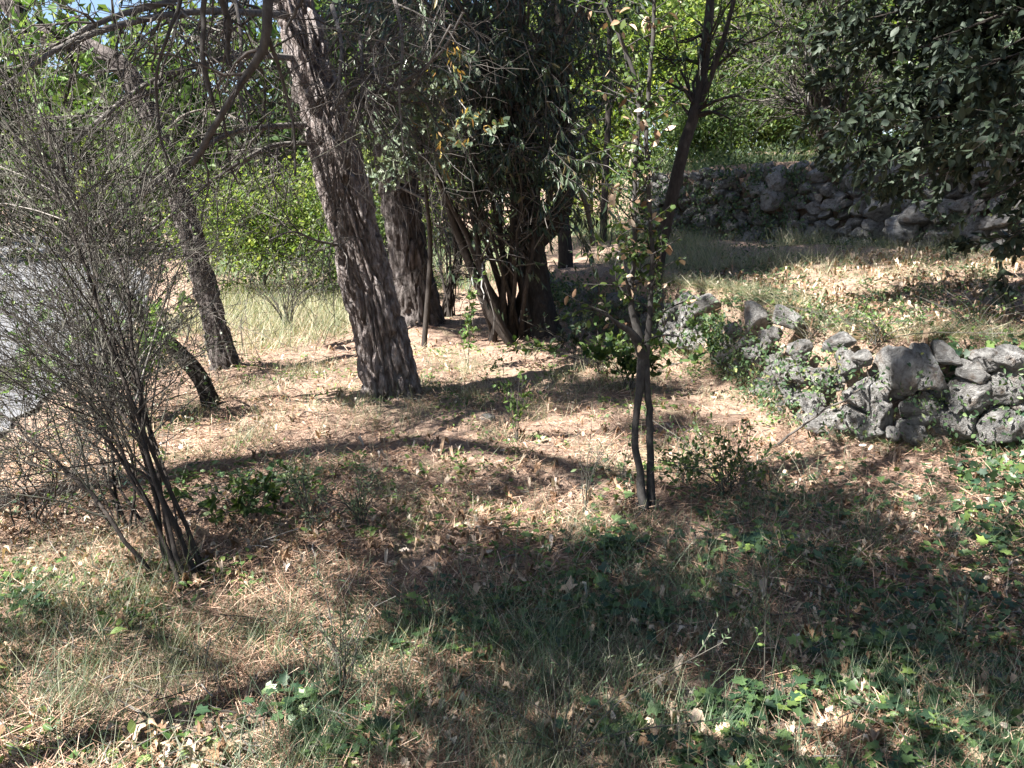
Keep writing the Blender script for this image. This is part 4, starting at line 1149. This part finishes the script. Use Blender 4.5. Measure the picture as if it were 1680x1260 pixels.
# ivy at the right end of the near wall: each leaf near the camera is a part
iv = thing('ivy_plant', 'ivy sheet draping over the right end of the near wall', 'ivy', (3.0, 4.75, h1(3.0, 4.7)))
pos = []
while len(pos) < 1000:
    u, v = 1500 + 190 * rng.random(), 560 + 330 * rng.random()
    if rng.random() > sstep(1510, 1640, u) * .9 + .1 * (v < 640): continue
    p = ground_hit(u, v)
    pos.append(p + rng.normal(size=3) * .02 + [0, -.06 * rng.random(), .05 * rng.random()])
pos = np.array(pos)
d = rng.normal(size=pos.shape) * .7 + [0, -.3, -.5]; nn = rng.normal(size=pos.shape) * .5 + [-.2, -.8, .6]
sz_ = .032 + .04 * rng.random(len(pos))
def leaf_parts(parent, pos, d, nn, size, tpl, mat, name, count):
    V, T = leaves(pos[:count], d[:count], nn[:count], size[:count], tpl)
    kv, kt = len(tpl[0]), len(tpl[1])
    o3 = np.array(parent['_o'])
    me0 = raw_mesh(name, tpl[0], tpl[1]); me0.materials.append(mat)
    from mathutils import Matrix
    for i in range(min(count, len(pos))):
        dd = d[i] / np.linalg.norm(d[i]); w = np.cross(nn[i], dd); w /= np.linalg.norm(w); n_ = np.cross(dd, w)
        o = bpy.data.objects.new(name, me0)
        COL.objects.link(o); o.parent = parent
        s = float(size[i]); q = pos[i] - o3
        o.matrix_local = Matrix(((dd[0] * s, w[0] * s, n_[0] * s, q[0]), (dd[1] * s, w[1] * s, n_[1] * s, q[1]), (dd[2] * s, w[2] * s, n_[2] * s, q[2]), (0, 0, 0, 1)))
near = np.argsort(-sz_ + 0 * pos[:, 1])
pos, d, nn, sz_ = pos[near], d[near], nn[near], sz_[near]
m, nt, out = new_mat('ivy_leaf')
oi = nt.nodes.new("ShaderNodeObjectInfo")
c = ramp(nt, [(0, (.022, .05, .028)), (.6, (.05, .092, .035)), (.92, (.09, .14, .05)), (1, (.18, .25, .06))], oi.outputs['Random'])
nt.links.new(bsdf(nt, c, .4, .45), out.inputs[0])
M['ivy_leaf'] = m
leaf_parts(iv, pos, d, nn, sz_, IVY, M['ivy_leaf'], 'leaf', 180)
o = obj('leaves', *leaves(pos[180:], d[180:], nn[180:], sz_[180:], IVY), M['ivy'], iv)
tag(o, kind='stuff')

def ivy_patch(label, u0, v0, ru, rv, n, nsep, seed):
    g = np.random.default_rng(seed)
    b = ground_hit(u0, v0)
    T = thing('ivy_patch', label, 'ivy', b, 'ivy patches on the forest floor')
    P_ = []
    while len(P_) < n:
        a, r_ = g.random() * 6.283, abs(g.normal()) * .6
        u, v = u0 + ru * r_ * math.cos(a), v0 + rv * r_ * math.sin(a)
        P_.append(ground_hit(u, min(v, 1255)) + [0, 0, .02 + .05 * g.random()])
    P_ = np.array(P_)
    d_ = g.normal(size=P_.shape) * [1, 1, .25]; n_ = g.normal(size=P_.shape) * .35 + [0, 0, 1]
    s_ = np.sort(.028 + .035 * g.random(n))[::-1]
    leaf_parts(T, P_, d_, n_, s_, IVY, M['ivy_leaf'], 'leaf', nsep)
    tag(obj('leaves', *leaves(P_[nsep:], d_[nsep:], n_[nsep:], s_[nsep:], IVY), M['ivy'], T), kind='stuff')
ivy_patch('thick dark ivy patch in the shade below the sapling', 1000, 905, 110, 60, 170, 70, 1)
ivy_patch('scattered ivy patch in the middle of the right foreground', 1240, 900, 170, 70, 170, 60, 2)
ivy_patch('ivy patch near the bottom edge with yellow lit leaves', 1260, 1180, 120, 60, 120, 60, 3)
ivy_patch('ivy spreading through the shade at the right foreground', 1440, 1080, 180, 80, 170, 60, 4)
ivy_patch('ivy leaves near the bottom centre beside the pale weed', 1030, 1210, 120, 50, 70, 40, 5)
ivy_patch('dark ivy clump on the ground before the near wall end', 1630, 900, 70, 60, 110, 40, 6)
ivy_patch('thin ivy in the mid shade left of the tall stalk', 1080, 1020, 150, 70, 120, 50, 7)
ivy_patch('ivy on the upper terrace edge above the pale boulders', 1210, 500, 120, 22, 150, 30, 8)
ivy_patch('ivy patch in the sun behind the broom seedling', 440, 800, 120, 30, 90, 30, 9)
ivy_patch('few ivy leaves in the dry grass at the lower left', 500, 1170, 140, 50, 60, 40, 10)

# ------------------------------------------------------------------ ground litter
def trapezoid(n, y0, y1, pw=1.0, margin=.72):
    u = rng.random(n)
    y = (y0 ** (1 - pw) + u * (y1 ** (1 - pw) - y0 ** (1 - pw))) ** (1 / (1 - pw)) if pw != 1 else y0 * (y1 / y0) ** u
    x = (rng.random(n) * 2 - 1) * margin * y
    return x, y
def off_road(x, y):
    return x > np.interp(y, ROAD_R[:, 1], ROAD_R[:, 0]) - .15
n = 135000
x, y = trapezoid(n, 1.75, 9.5, 1.6)
k = off_road(x, y) & (fbm2(x, y, 2.5, 3, 2.) + .12 * rng.random(len(x)) > .47)
x, y = x[k], y[k]
z = height(x, y) + .006 + .028 * rng.random(len(x)) ** 2 + (fbm2(x, y, 9, 3, 4.4) - .5) * .07
an = rng.random(len(x)) * 2 * np.pi + fbm2(x, y, 1.5, 2, 8.) * 4
d = np.stack([np.cos(an), np.sin(an), rng.normal(size=len(x)) * .3], -1)
NEEDLE = (np.array([[0, .5, 0], [0, -.5, 0], [.5, -.4, .07], [.5, .4, .07], [1, 0, 0]]), np.array([[0, 1, 2], [0, 2, 3], [3, 2, 4]]))
NEEDLE = (NEEDLE[0][[0, 1, 2, 3]] * [2, 1, 1], NEEDLE[1][:2])
nn = rng.normal(size=(len(x), 3)) * .5 + [0, 0, 1]
Ls = .05 + .07 * rng.random(len(x))
wid = (.0016 + .0003 * y) / Ls
ob_ = obj('fallen_needles', *leaves(np.stack([x, y, z], -1), d, nn, Ls, NEEDLE, wid), M['needle'])
tag(ob_, 'reddish brown carpet of dry pine needles', 'needles', kind='stuff')

# dead oak leaves: the largest ones singly, the rest as litter
def dead_leaf_arrays(n, y0, y1, pw, s0, s1):
    x, y = trapezoid(int(n * 2.2), y0, y1, pw)
    k = off_road(x, y) & (fbm2(x, y, 1.1, 3, 6.) > .42)
    x, y = x[k][:n], y[k][:n]
    z = height(x, y) + .018 + .02 * rng.random(len(x)) + (fbm2(x, y, 9, 3, 4.4) - .5) * .07
    d = rng.normal(size=(len(x), 3)) * [1, 1, .1]
    nn = rng.normal(size=(len(x), 3)) * .28 + [0, 0, 1]
    return np.stack([x, y, z], -1), d, nn, s0 + (s1 - s0) * rng.random(len(x))
p_, d_, n_, s_ = dead_leaf_arrays(5200, 2.0, 11, 1.4, .025, .055)
parts = [leaves(p_[i::3], d_[i::3], n_[i::3], s_[i::3], curl(t, c)) for i, (t, c) in enumerate([(OAK, .5), (OAK, -.4), (OVAL, .6)])]
V, Fs = merge(*parts)
tag(obj('leaf_litter', V, Fs, M['dead_leaf']), 'small dry brown leaves scattered over the needles', 'leaf litter', kind='stuff')
m, nt, out = new_mat('fallen_leaf')
oi = nt.nodes.new("ShaderNodeObjectInfo")
c = ramp(nt, [(0, (.16, .09, .05)), (.3, (.28, .18, .11)), (.65, (.40, .29, .20)), (.92, (.48, .38, .29)), (1, (.6, .54, .48))], oi.outputs['Random'])
nz = noise(nt, 5, 3, .6)
nt.links.new(bsdf(nt, c, .75, .2, bump(nt, nz, .4, .05)), out.inputs[0])
M['fallen_leaf'] = m
LM = []
for t, c in [(OAK, .7), (OAK, -.6), (OAK, 1.1), (OVAL, .7)]:
    Vt, Tt = curl(t, c)
    Vt = Vt * np.array([1, 1.15, 1])
    me = raw_mesh('fallen_leaf', Vt, Tt); me.materials.append(M['fallen_leaf']); LM.append(me)
p_, d_, n_, s_ = dead_leaf_arrays(280, 2.0, 5.6, 1.8, .045, .08)
from mathutils import Matrix
for i in range(len(p_)):
    dd = d_[i] / np.linalg.norm(d_[i]); w = np.cross(n_[i], dd); w /= np.linalg.norm(w); q = np.cross(dd, w)
    o = bpy.data.objects.new('fallen_leaf', LM[i % 4])
    COL.objects.link(o)
    o.matrix_world = Matrix.LocRotScale(Vector(p_[i]), Matrix(((dd[0], w[0], q[0]), (dd[1], w[1], q[1]), (dd[2], w[2], q[2]))).to_quaternion(), Vector((s_[i],) * 3))
    tag(o, 'dry tan fallen leaf lying loose on the needle litter', 'leaf', 'larger fallen leaves')

def region(n, xs, ys, cond):
    x = xs[0] + (xs[1] - xs[0]) * rng.random(n); y = ys[0] + (ys[1] - ys[0]) * rng.random(n)
    k = cond(x, y); return x[k], y[k]
# grass: tufts of curved blades
def blades(px, py, per, L, w, lean=.5, spread=.03, K=4):
    n = len(px) * per
    bx = np.repeat(px, per) + rng.normal(size=n) * spread; by = np.repeat(py, per) + rng.normal(size=n) * spread
    b = np.stack([bx, by, height(bx, by) - .005], -1)
    a = rng.random(n) * 2 * np.pi
    d = nrm(np.stack([np.cos(a) * lean, np.sin(a) * lean, np.ones(n)], -1) * [1, 1, 1] + rng.normal(size=(n, 3)) * .2)
    Ls = (L[0] + (L[1] - L[0]) * rng.random(n) ** 1.6)[:, None]
    P_ = [b]
    for k in range(1, K):
        d = nrm(d + np.stack([np.cos(a), np.sin(a), -.9 * np.ones(n)], -1) * (.16 * rng.random((n, 1))) + rng.normal(size=(n, 3)) * .08)
        P_.append(P_[-1] + d * Ls / (K - 1))
    P_ = np.stack(P_, 1)
    side = nrm(np.stack([-np.sin(a), np.cos(a), 0 * a], -1) + rng.normal(size=(n, 3)) * .5)
    ww = (w * (.7 + .6 * rng.random(n)) * (1 + .10 * by))[:, None, None] * np.linspace(1, .25, K)[None, :, None]
    V = np.stack([P_ - side[:, None] * ww, P_ + side[:, None] * ww], 2).reshape(-1, 3)
    i0 = (np.arange(n) * 2 * K)[:, None] + 2 * np.arange(K - 1)[None]
    Q = np.stack([i0, i0 + 1, i0 + 3, i0 + 2], -1).reshape(-1, 4)
    return V, Q
x, y = trapezoid(4200, 1.8, 11, 1.7)
left = .5 + .5 * sstep(.4, -1.2, x)
k = off_road(x, y) & (fbm2(x, y, 1.3, 3, 1.) + .03 * sstep(3.0, 2.0, y) + .06 * left > .625)
tag(obj('dry_grass', *blades(x[k], y[k], 13, (.04, .2), .0009, .7, .05, 3), M['grass_dry']), 'thin straw coloured dry grass over the forest floor', 'grass', kind='stuff')
x, y = trapezoid(2200, 1.8, 8, 1.6)
k = off_road(x, y) & (fbm2(x, y, 1.0, 3, 12.) > .57)
tag(obj('green_grass', *blades(x[k], y[k], 13, (.06, .22), .0010, .5, .05, 3), M['grass_green']), 'sparse grey green grass blades in the clearing', 'grass', kind='stuff')
x, y = trapezoid(1500, 1.75, 4.6, 1.5)
k = off_road(x, y) & (fbm2(x, y, 1.2, 3, 71.) + .06 * sstep(.9, -.6, x) > .59)
tag(obj('tall_grass', *blades(x[k], y[k], 6, (.08, .36), .0009, .5, .05), M['grass_grey']), 'tall wispy grey green grass stalks in the foreground', 'grass', kind='stuff')
x, y = region(1500, (-2.6, 1.7), (4.3, 8.2), lambda x, y: (fbm2(x, y, 1.9, 3, 91.) > .56) & off_road(x, y))
tag(obj('clearing_tufts', *blades(x, y, 14, (.05, .2), .0011, .6, .06, 3), M['grass_dry']), 'thin grass tufts dotted through the sunlit clearing', 'grass', kind='stuff')
x, y = region(1400, (-2.4, 1.7), (4.3, 8.2), lambda x, y: (fbm2(x, y, 2.3, 3, 95.) > .57) & off_road(x, y))
pos = np.repeat(np.stack([x, y, height(x, y) + .025], -1), 6, 0)
pos = pos + rng.normal(size=pos.shape) * [.05, .05, .014]
tag(obj('clearing_weeds', *leaves(pos, rng.normal(size=pos.shape) * [1, 1, .3] + [0, 0, .2], rng.normal(size=pos.shape) * .4 + [0, 0, 1], .02 + .03 * rng.random(len(pos)), RHOMB), M['weed']), 'low green weeds dotted through the sunlit clearing', 'weeds', kind='stuff')
# tall grass on the terrace and in the sun behind the slim pine, and the far meadow
x, y = region(2600, (.4, 5.4), (8.6, 14), lambda x, y: (sd(x, y, W1, P1) > .8) & (sd(x, y, W2, P2) < -.05) & (fbm2(x, y, 1.3, 3, 5.) > .56))
tag(obj('terrace_grass', *blades(x, y, 16, (.06, .36), .0012, .55, .1, 3), M['grass_dry']), 'tall pale grass on the upper terrace before the back wall', 'grass', kind='stuff')
x, y = region(1900, (-4.2, -1.2), (7.6, 13), lambda x, y: (fbm2(x, y, .8, 3, 15.) > .42) & off_road(x, y) & (y > 8.2 + .5 * np.sin(x * 3)))
tag(obj('verge_grass', *blades(x, y, 12, (.08, .36), .0014, .55, .12, 3), M['grass_dry']), 'sunlit dry grass between the slim pine and the bushes', 'grass', kind='stuff')
x, y = region(1700, (-6, 3), (12.5, 26), lambda x, y: x > np.interp(y, ROAD_R[:, 1], ROAD_R[:, 0]) + .2)
tag(obj('meadow_grass', *blades(x, y, 13, (.15, .5), .0022, .35, .2, 3), M['grass_green']), 'pale sunlit meadow grass glimpsed behind the thicket', 'grass', kind='stuff')
x, y = region(3000, (1.7, 5.6), (4.9, 9.5), lambda x, y: (sd(x, y, W1, P1) > .05) & (fbm2(x, y, 1.6, 3, 81.) > .47))
pos = np.stack([x, y, height(x, y) + .02 + .03 * rng.random(len(x))], -1)
tag(obj('terrace_leaf_litter', *leaves(pos, rng.normal(size=pos.shape) * [1, 1, .1], rng.normal(size=pos.shape) * .3 + [0, 0, 1], .03 + .04 * rng.random(len(x)), curl(OVAL, .6)), M['dead_leaf']), 'brown leaves drifted over the upper terrace', 'leaf litter', kind='stuff')
# broken twigs lying about
x, y = trapezoid(2600, 1.8, 8, 1.6)
k = off_road(x, y)
x, y = x[k], y[k]
a = rng.random(len(x)) * 6.283
Lt = .04 + .16 * rng.random(len(x)) ** 2
q = np.stack([x, y, height(x, y) + .02 + .02 * rng.random(len(x))], -1)
dv = np.stack([np.cos(a), np.sin(a), rng.normal(size=len(x)) * .15], -1) * Lt[:, None]
kink = rng.normal(size=dv.shape) * (.12 * Lt)[:, None]
tp = np.stack([q, q + dv * .5 + kink * [1, 1, .3], q + dv], 1)
tag(obj('twig_debris', *tubes(tp, np.tile((.0012 + .002 * rng.random((len(x), 1))), (1, 3)), 4), M['dead_twig']), 'short broken twigs strewn over the litter', 'twigs', kind='stuff')
# small broadleaf weeds
x, y = trapezoid(1700, 2, 9, 1.5)
k = off_road(x, y) & (fbm2(x, y, 1.6, 3, 20.) > .5)
x, y = x[k], y[k]
per = 7
bx = np.repeat(x, per) + rng.normal(size=len(x) * per) * .035; by = np.repeat(y, per) + rng.normal(size=len(x) * per) * .035
pz = height(bx, by) + .012 + .035 * rng.random(len(bx)) + (fbm2(bx, by, 9, 3, 4.4) - .5) * .07
pos = np.stack([bx, by, pz], -1)
tag(obj('low_weeds', *leaves(pos, rng.normal(size=pos.shape) * [1, 1, .3] + [0, 0, .15], rng.normal(size=pos.shape) * .4 + [0, 0, 1], .018 + .028 * rng.random(len(pos)), OVAL), M['weed']), 'tiny broad leaved weeds dotting the litter', 'weeds', kind='stuff')
# ivy carpet through the right half of the foreground
x, y = trapezoid(12000, 1.9, 5.2, 1.7)
dens = fbm2(x, y, 1.5, 4, 31.) + .10 * sstep(-.2, 1.2, x) - .13 * sstep(.2, -1.2, x) - .25 * sstep(4.2, 4.9, y)
k = off_road(x, y) & (dens > .49) & (sd(x, y, W1, P1) < -.05)
x, y = x[k][:4200], y[k][:4200]
pos = np.stack([x, y, height(x, y) + .02 + .05 * rng.random(len(x)) + (fbm2(x, y, 9, 3, 4.4) - .5) * .07], -1)
tag(obj('ivy_carpet', *leaves(pos, rng.normal(size=pos.shape) * [1, 1, .25], rng.normal(size=pos.shape) * .35 + [0, 0, 1], .022 + .03 * rng.random(len(pos)), IVY), M['ivy']), 'small dark ivy leaves spread through the shaded right foreground', 'ivy', kind='stuff')
# low green cover on the terrace
x, y = region(5200, (1.9, 6), (5.1, 11), lambda x, y: (sd(x, y, W1, P1) > .12) & (sd(x, y, W2, P2) < 0) & (fbm2(x, y, 1.4, 4, 41.) > .47))
pos = np.stack([x, y, height(x, y) + .015 + .06 * rng.random(len(x)) ** 2], -1)
pos = np.repeat(pos, 3, 0) + rng.normal(size=(len(pos) * 3, 3)) * [.04, .04, .012]
tag(obj('terrace_weeds', *leaves(pos, rng.normal(size=pos.shape) * [1, 1, .3] + [0, 0, .1], rng.normal(size=pos.shape) * .45 + [0, 0, 1], .022 + .033 * rng.random(len(pos)), RHOMB), M['weed_dark']), 'low green weeds and ivy covering the upper terrace', 'weeds', kind='stuff')
x, y = region(1000, (1.9, 6), (4.9, 10), lambda x, y: (sd(x, y, W1, P1) > .1) & (sd(x, y, W2, P2) < 0) & (fbm2(x, y, 1.2, 3, 51.) > .46))
tag(obj('terrace_straw', *blades(x, y, 12, (.05, .2), .0011, .7, .06), M['grass_dry']), 'short dry grass over the upper terrace', 'grass', kind='stuff')
# dry grass hanging over the bank of the near wall
x, y = region(26000, (1.4, 4), (4.2, 9.2), lambda x, y: np.abs(sd(x, y, W1, P1) - .2) < .2)
x, y = x[:1500], y[:1500]
tag(obj('bank_grass', *blades(x, y, 10, (.05, .24), .0011, 1.2, .05, 3), M['grass_dry']), 'dry grass and roots hanging between the near wall stones', 'grass', kind='stuff')
x, y = region(9000, (1.8, 9), (6, 15), lambda x, y: (sd(x, y, W2, P2) > .15) & (sd(x, y, W2, P2) < 2.2))
x, y = x[:800], y[:800]
tag(obj('wall_top_grass', *blades(x, y, 12, (.1, .4), .002, .6, .1, 3), M['grass_green']), 'shaded grass along the top of the back wall', 'grass', kind='stuff')
pos = np.stack([x, y, height(x, y)], -1)
pos = np.repeat(pos, 6, 0) + np.abs(rng.normal(size=(len(pos) * 6, 3))) * [0, 0, .15] + rng.normal(size=(len(pos) * 6, 3)) * [.15, .15, 0]
tag(obj('wall_top_undergrowth', *leaves(pos, rng.normal(size=pos.shape), rng.normal(size=pos.shape) + [0, 0, .6], .05 + .05 * rng.random(len(pos)), RHOMB), M['mid_leaf']), 'leafy undergrowth on the ledge above the back wall', 'undergrowth', kind='stuff')
# weeds hanging on the walls
def wall_weeds(L, s0, s1, z1, n, lm, name, label, size, back):
    ps = []
    for _ in range(n):
        p, an = along(L, s0 + (s1 - s0) * rng.random())
        out_ = np.array([math.sin(an), -math.cos(an)])
        if inside(np.array([p[0] + out_[0] * .3]), np.array([p[1] + out_[1] * .3]), P1 if L is W1 else P2)[0]: out_ = -out_
        zb = h1(*(p + out_ * .35))
        c = np.array([*(p + out_ * back), zb + z1 * rng.random()])
        ps.append(c + rng.normal(size=(14, 3)) * .06)
    pos = np.vstack(ps)
    tag(obj(name, *leaves(pos, rng.normal(size=pos.shape) + [0, -.2, -.5], rng.normal(size=pos.shape) * .6 + [-.2, -.6, .5], size * (.6 + .8 * rng.random(len(pos))), OVAL), lm), label, 'weeds', kind='stuff')
wall_weeds(W1, segL[2] - .3, segL[7], .55, 200, M['weed_dark'], 'wall_weeds', 'small dark weeds growing between the near wall stones', .03, .06)
wall_weeds(W1, segL[7] + .2, segL[10], .6, 130, M['weed_dark'], 'wall_weeds', 'weeds over the shaded stretch of near wall behind the sapling', .04, .06)
wall_weeds(W2, seg2[2] + .6, seg2[5] + .2, 1.1, 70, M['weed_dark'], 'wall_weeds', 'sparse weeds rooted in the open part of the back wall', .04, .08)
wall_weeds(W2, seg2[5] + .2, seg2[9], 1.1, 300, M['weed_dark'], 'wall_weeds', 'trailing weeds covering the shaded part of the back wall', .045, .08)

# ------------------------------------------------------------------ sticks and loose stones
def stick(label, pts, r, mat='stick', twigs=0):
    P_ = np.array(pts, float)
    S = smooth_path(P_, 14)
    base = S[0]
    T = thing('fallen_branch', label, 'branch', base)
    S[1:-1] += rng.normal(size=(12, 3)) * .004
    obj('stick', *tubes(S[None], np.linspace(r, r * .4, 14)[None], 6), M[mat], T, True)
    if twigs:
        t1, r1 = grow(S[None], np.linspace(r, r * .4, 14)[None], twigs, (.06, .25), (25, 60), (0, 0, 0), .15, 4, .1, 1, (.5, .5), .0012)
        V, Fs = tubes(t1, r1, 4)
        obj('twigs', V, Fs, M[mat], T)
def gp(u, v, dz=.015):
    return ground_hit(u, v) + [0, 0, dz]
w_ = wall_hit(1400, 640, W1)[0] + [-.06, -.12, 0]
stick('grey dead branch propped against the near wall', [gp(1268, 738), (gp(1268, 738) + w_) / 2 + [0, 0, .02], w_, w_ + [.12, .05, .10]], .009, 'dead_twig', 9)
stick('pale stick lying in the sun left of the clearing', [gp(335, 775), gp(360, 783), gp(395, 795)], .010)
stick('short weathered stick in the foreground grass', [gp(700, 1140), gp(706, 1165, .03), gp(712, 1185)], .011)
stick('thin stick across the ivy in the lower right', [gp(1290, 1095), gp(1345, 1070, .04), gp(1420, 1030)], .006, 'dead_twig', 3)
stick('twig lying in the sun at the bottom left corner', [gp(0, 1235), gp(30, 1228, .02), gp(58, 1222)], .006, 'dead_twig', 2)
stick('thin pale twig near the foot of the thick pine', [gp(520, 690), gp(560, 680, .02), gp(600, 678)], .004)
for (u, v, w, lab) in [(800, 690, 26, 'grey stone at the end of the long shadow stripe'), (1060, 1022, 10, 'small white stone in the shade of the centre foreground'), (790, 770, 12, 'pale pebble in the sun before the seedling'),
                       (560, 985, 16, 'flat grey stone in the left foreground shade'), (1180, 905, 9, 'little white stone among the shaded ivy'), (415, 775, 14, 'pale stone on the sunlit left ground'), (1105, 600, 14, 'white stone at the sunlit foot of the near wall')]:
    p = ground_hit(u, v)
    k = p[1] / F * .5 * w
    o = bpy.data.objects.new('loose_stone', ST4[int(rng.integers(14))])
    COL.objects.link(o)
    o.location = tuple(p + [0, 0, k * .25]); o.scale = (k, k * .8, k * .6); o.rotation_euler = (0, 0, rng.random() * 6)
    tag(o, lab, 'stone', 'loose stones on the ground')
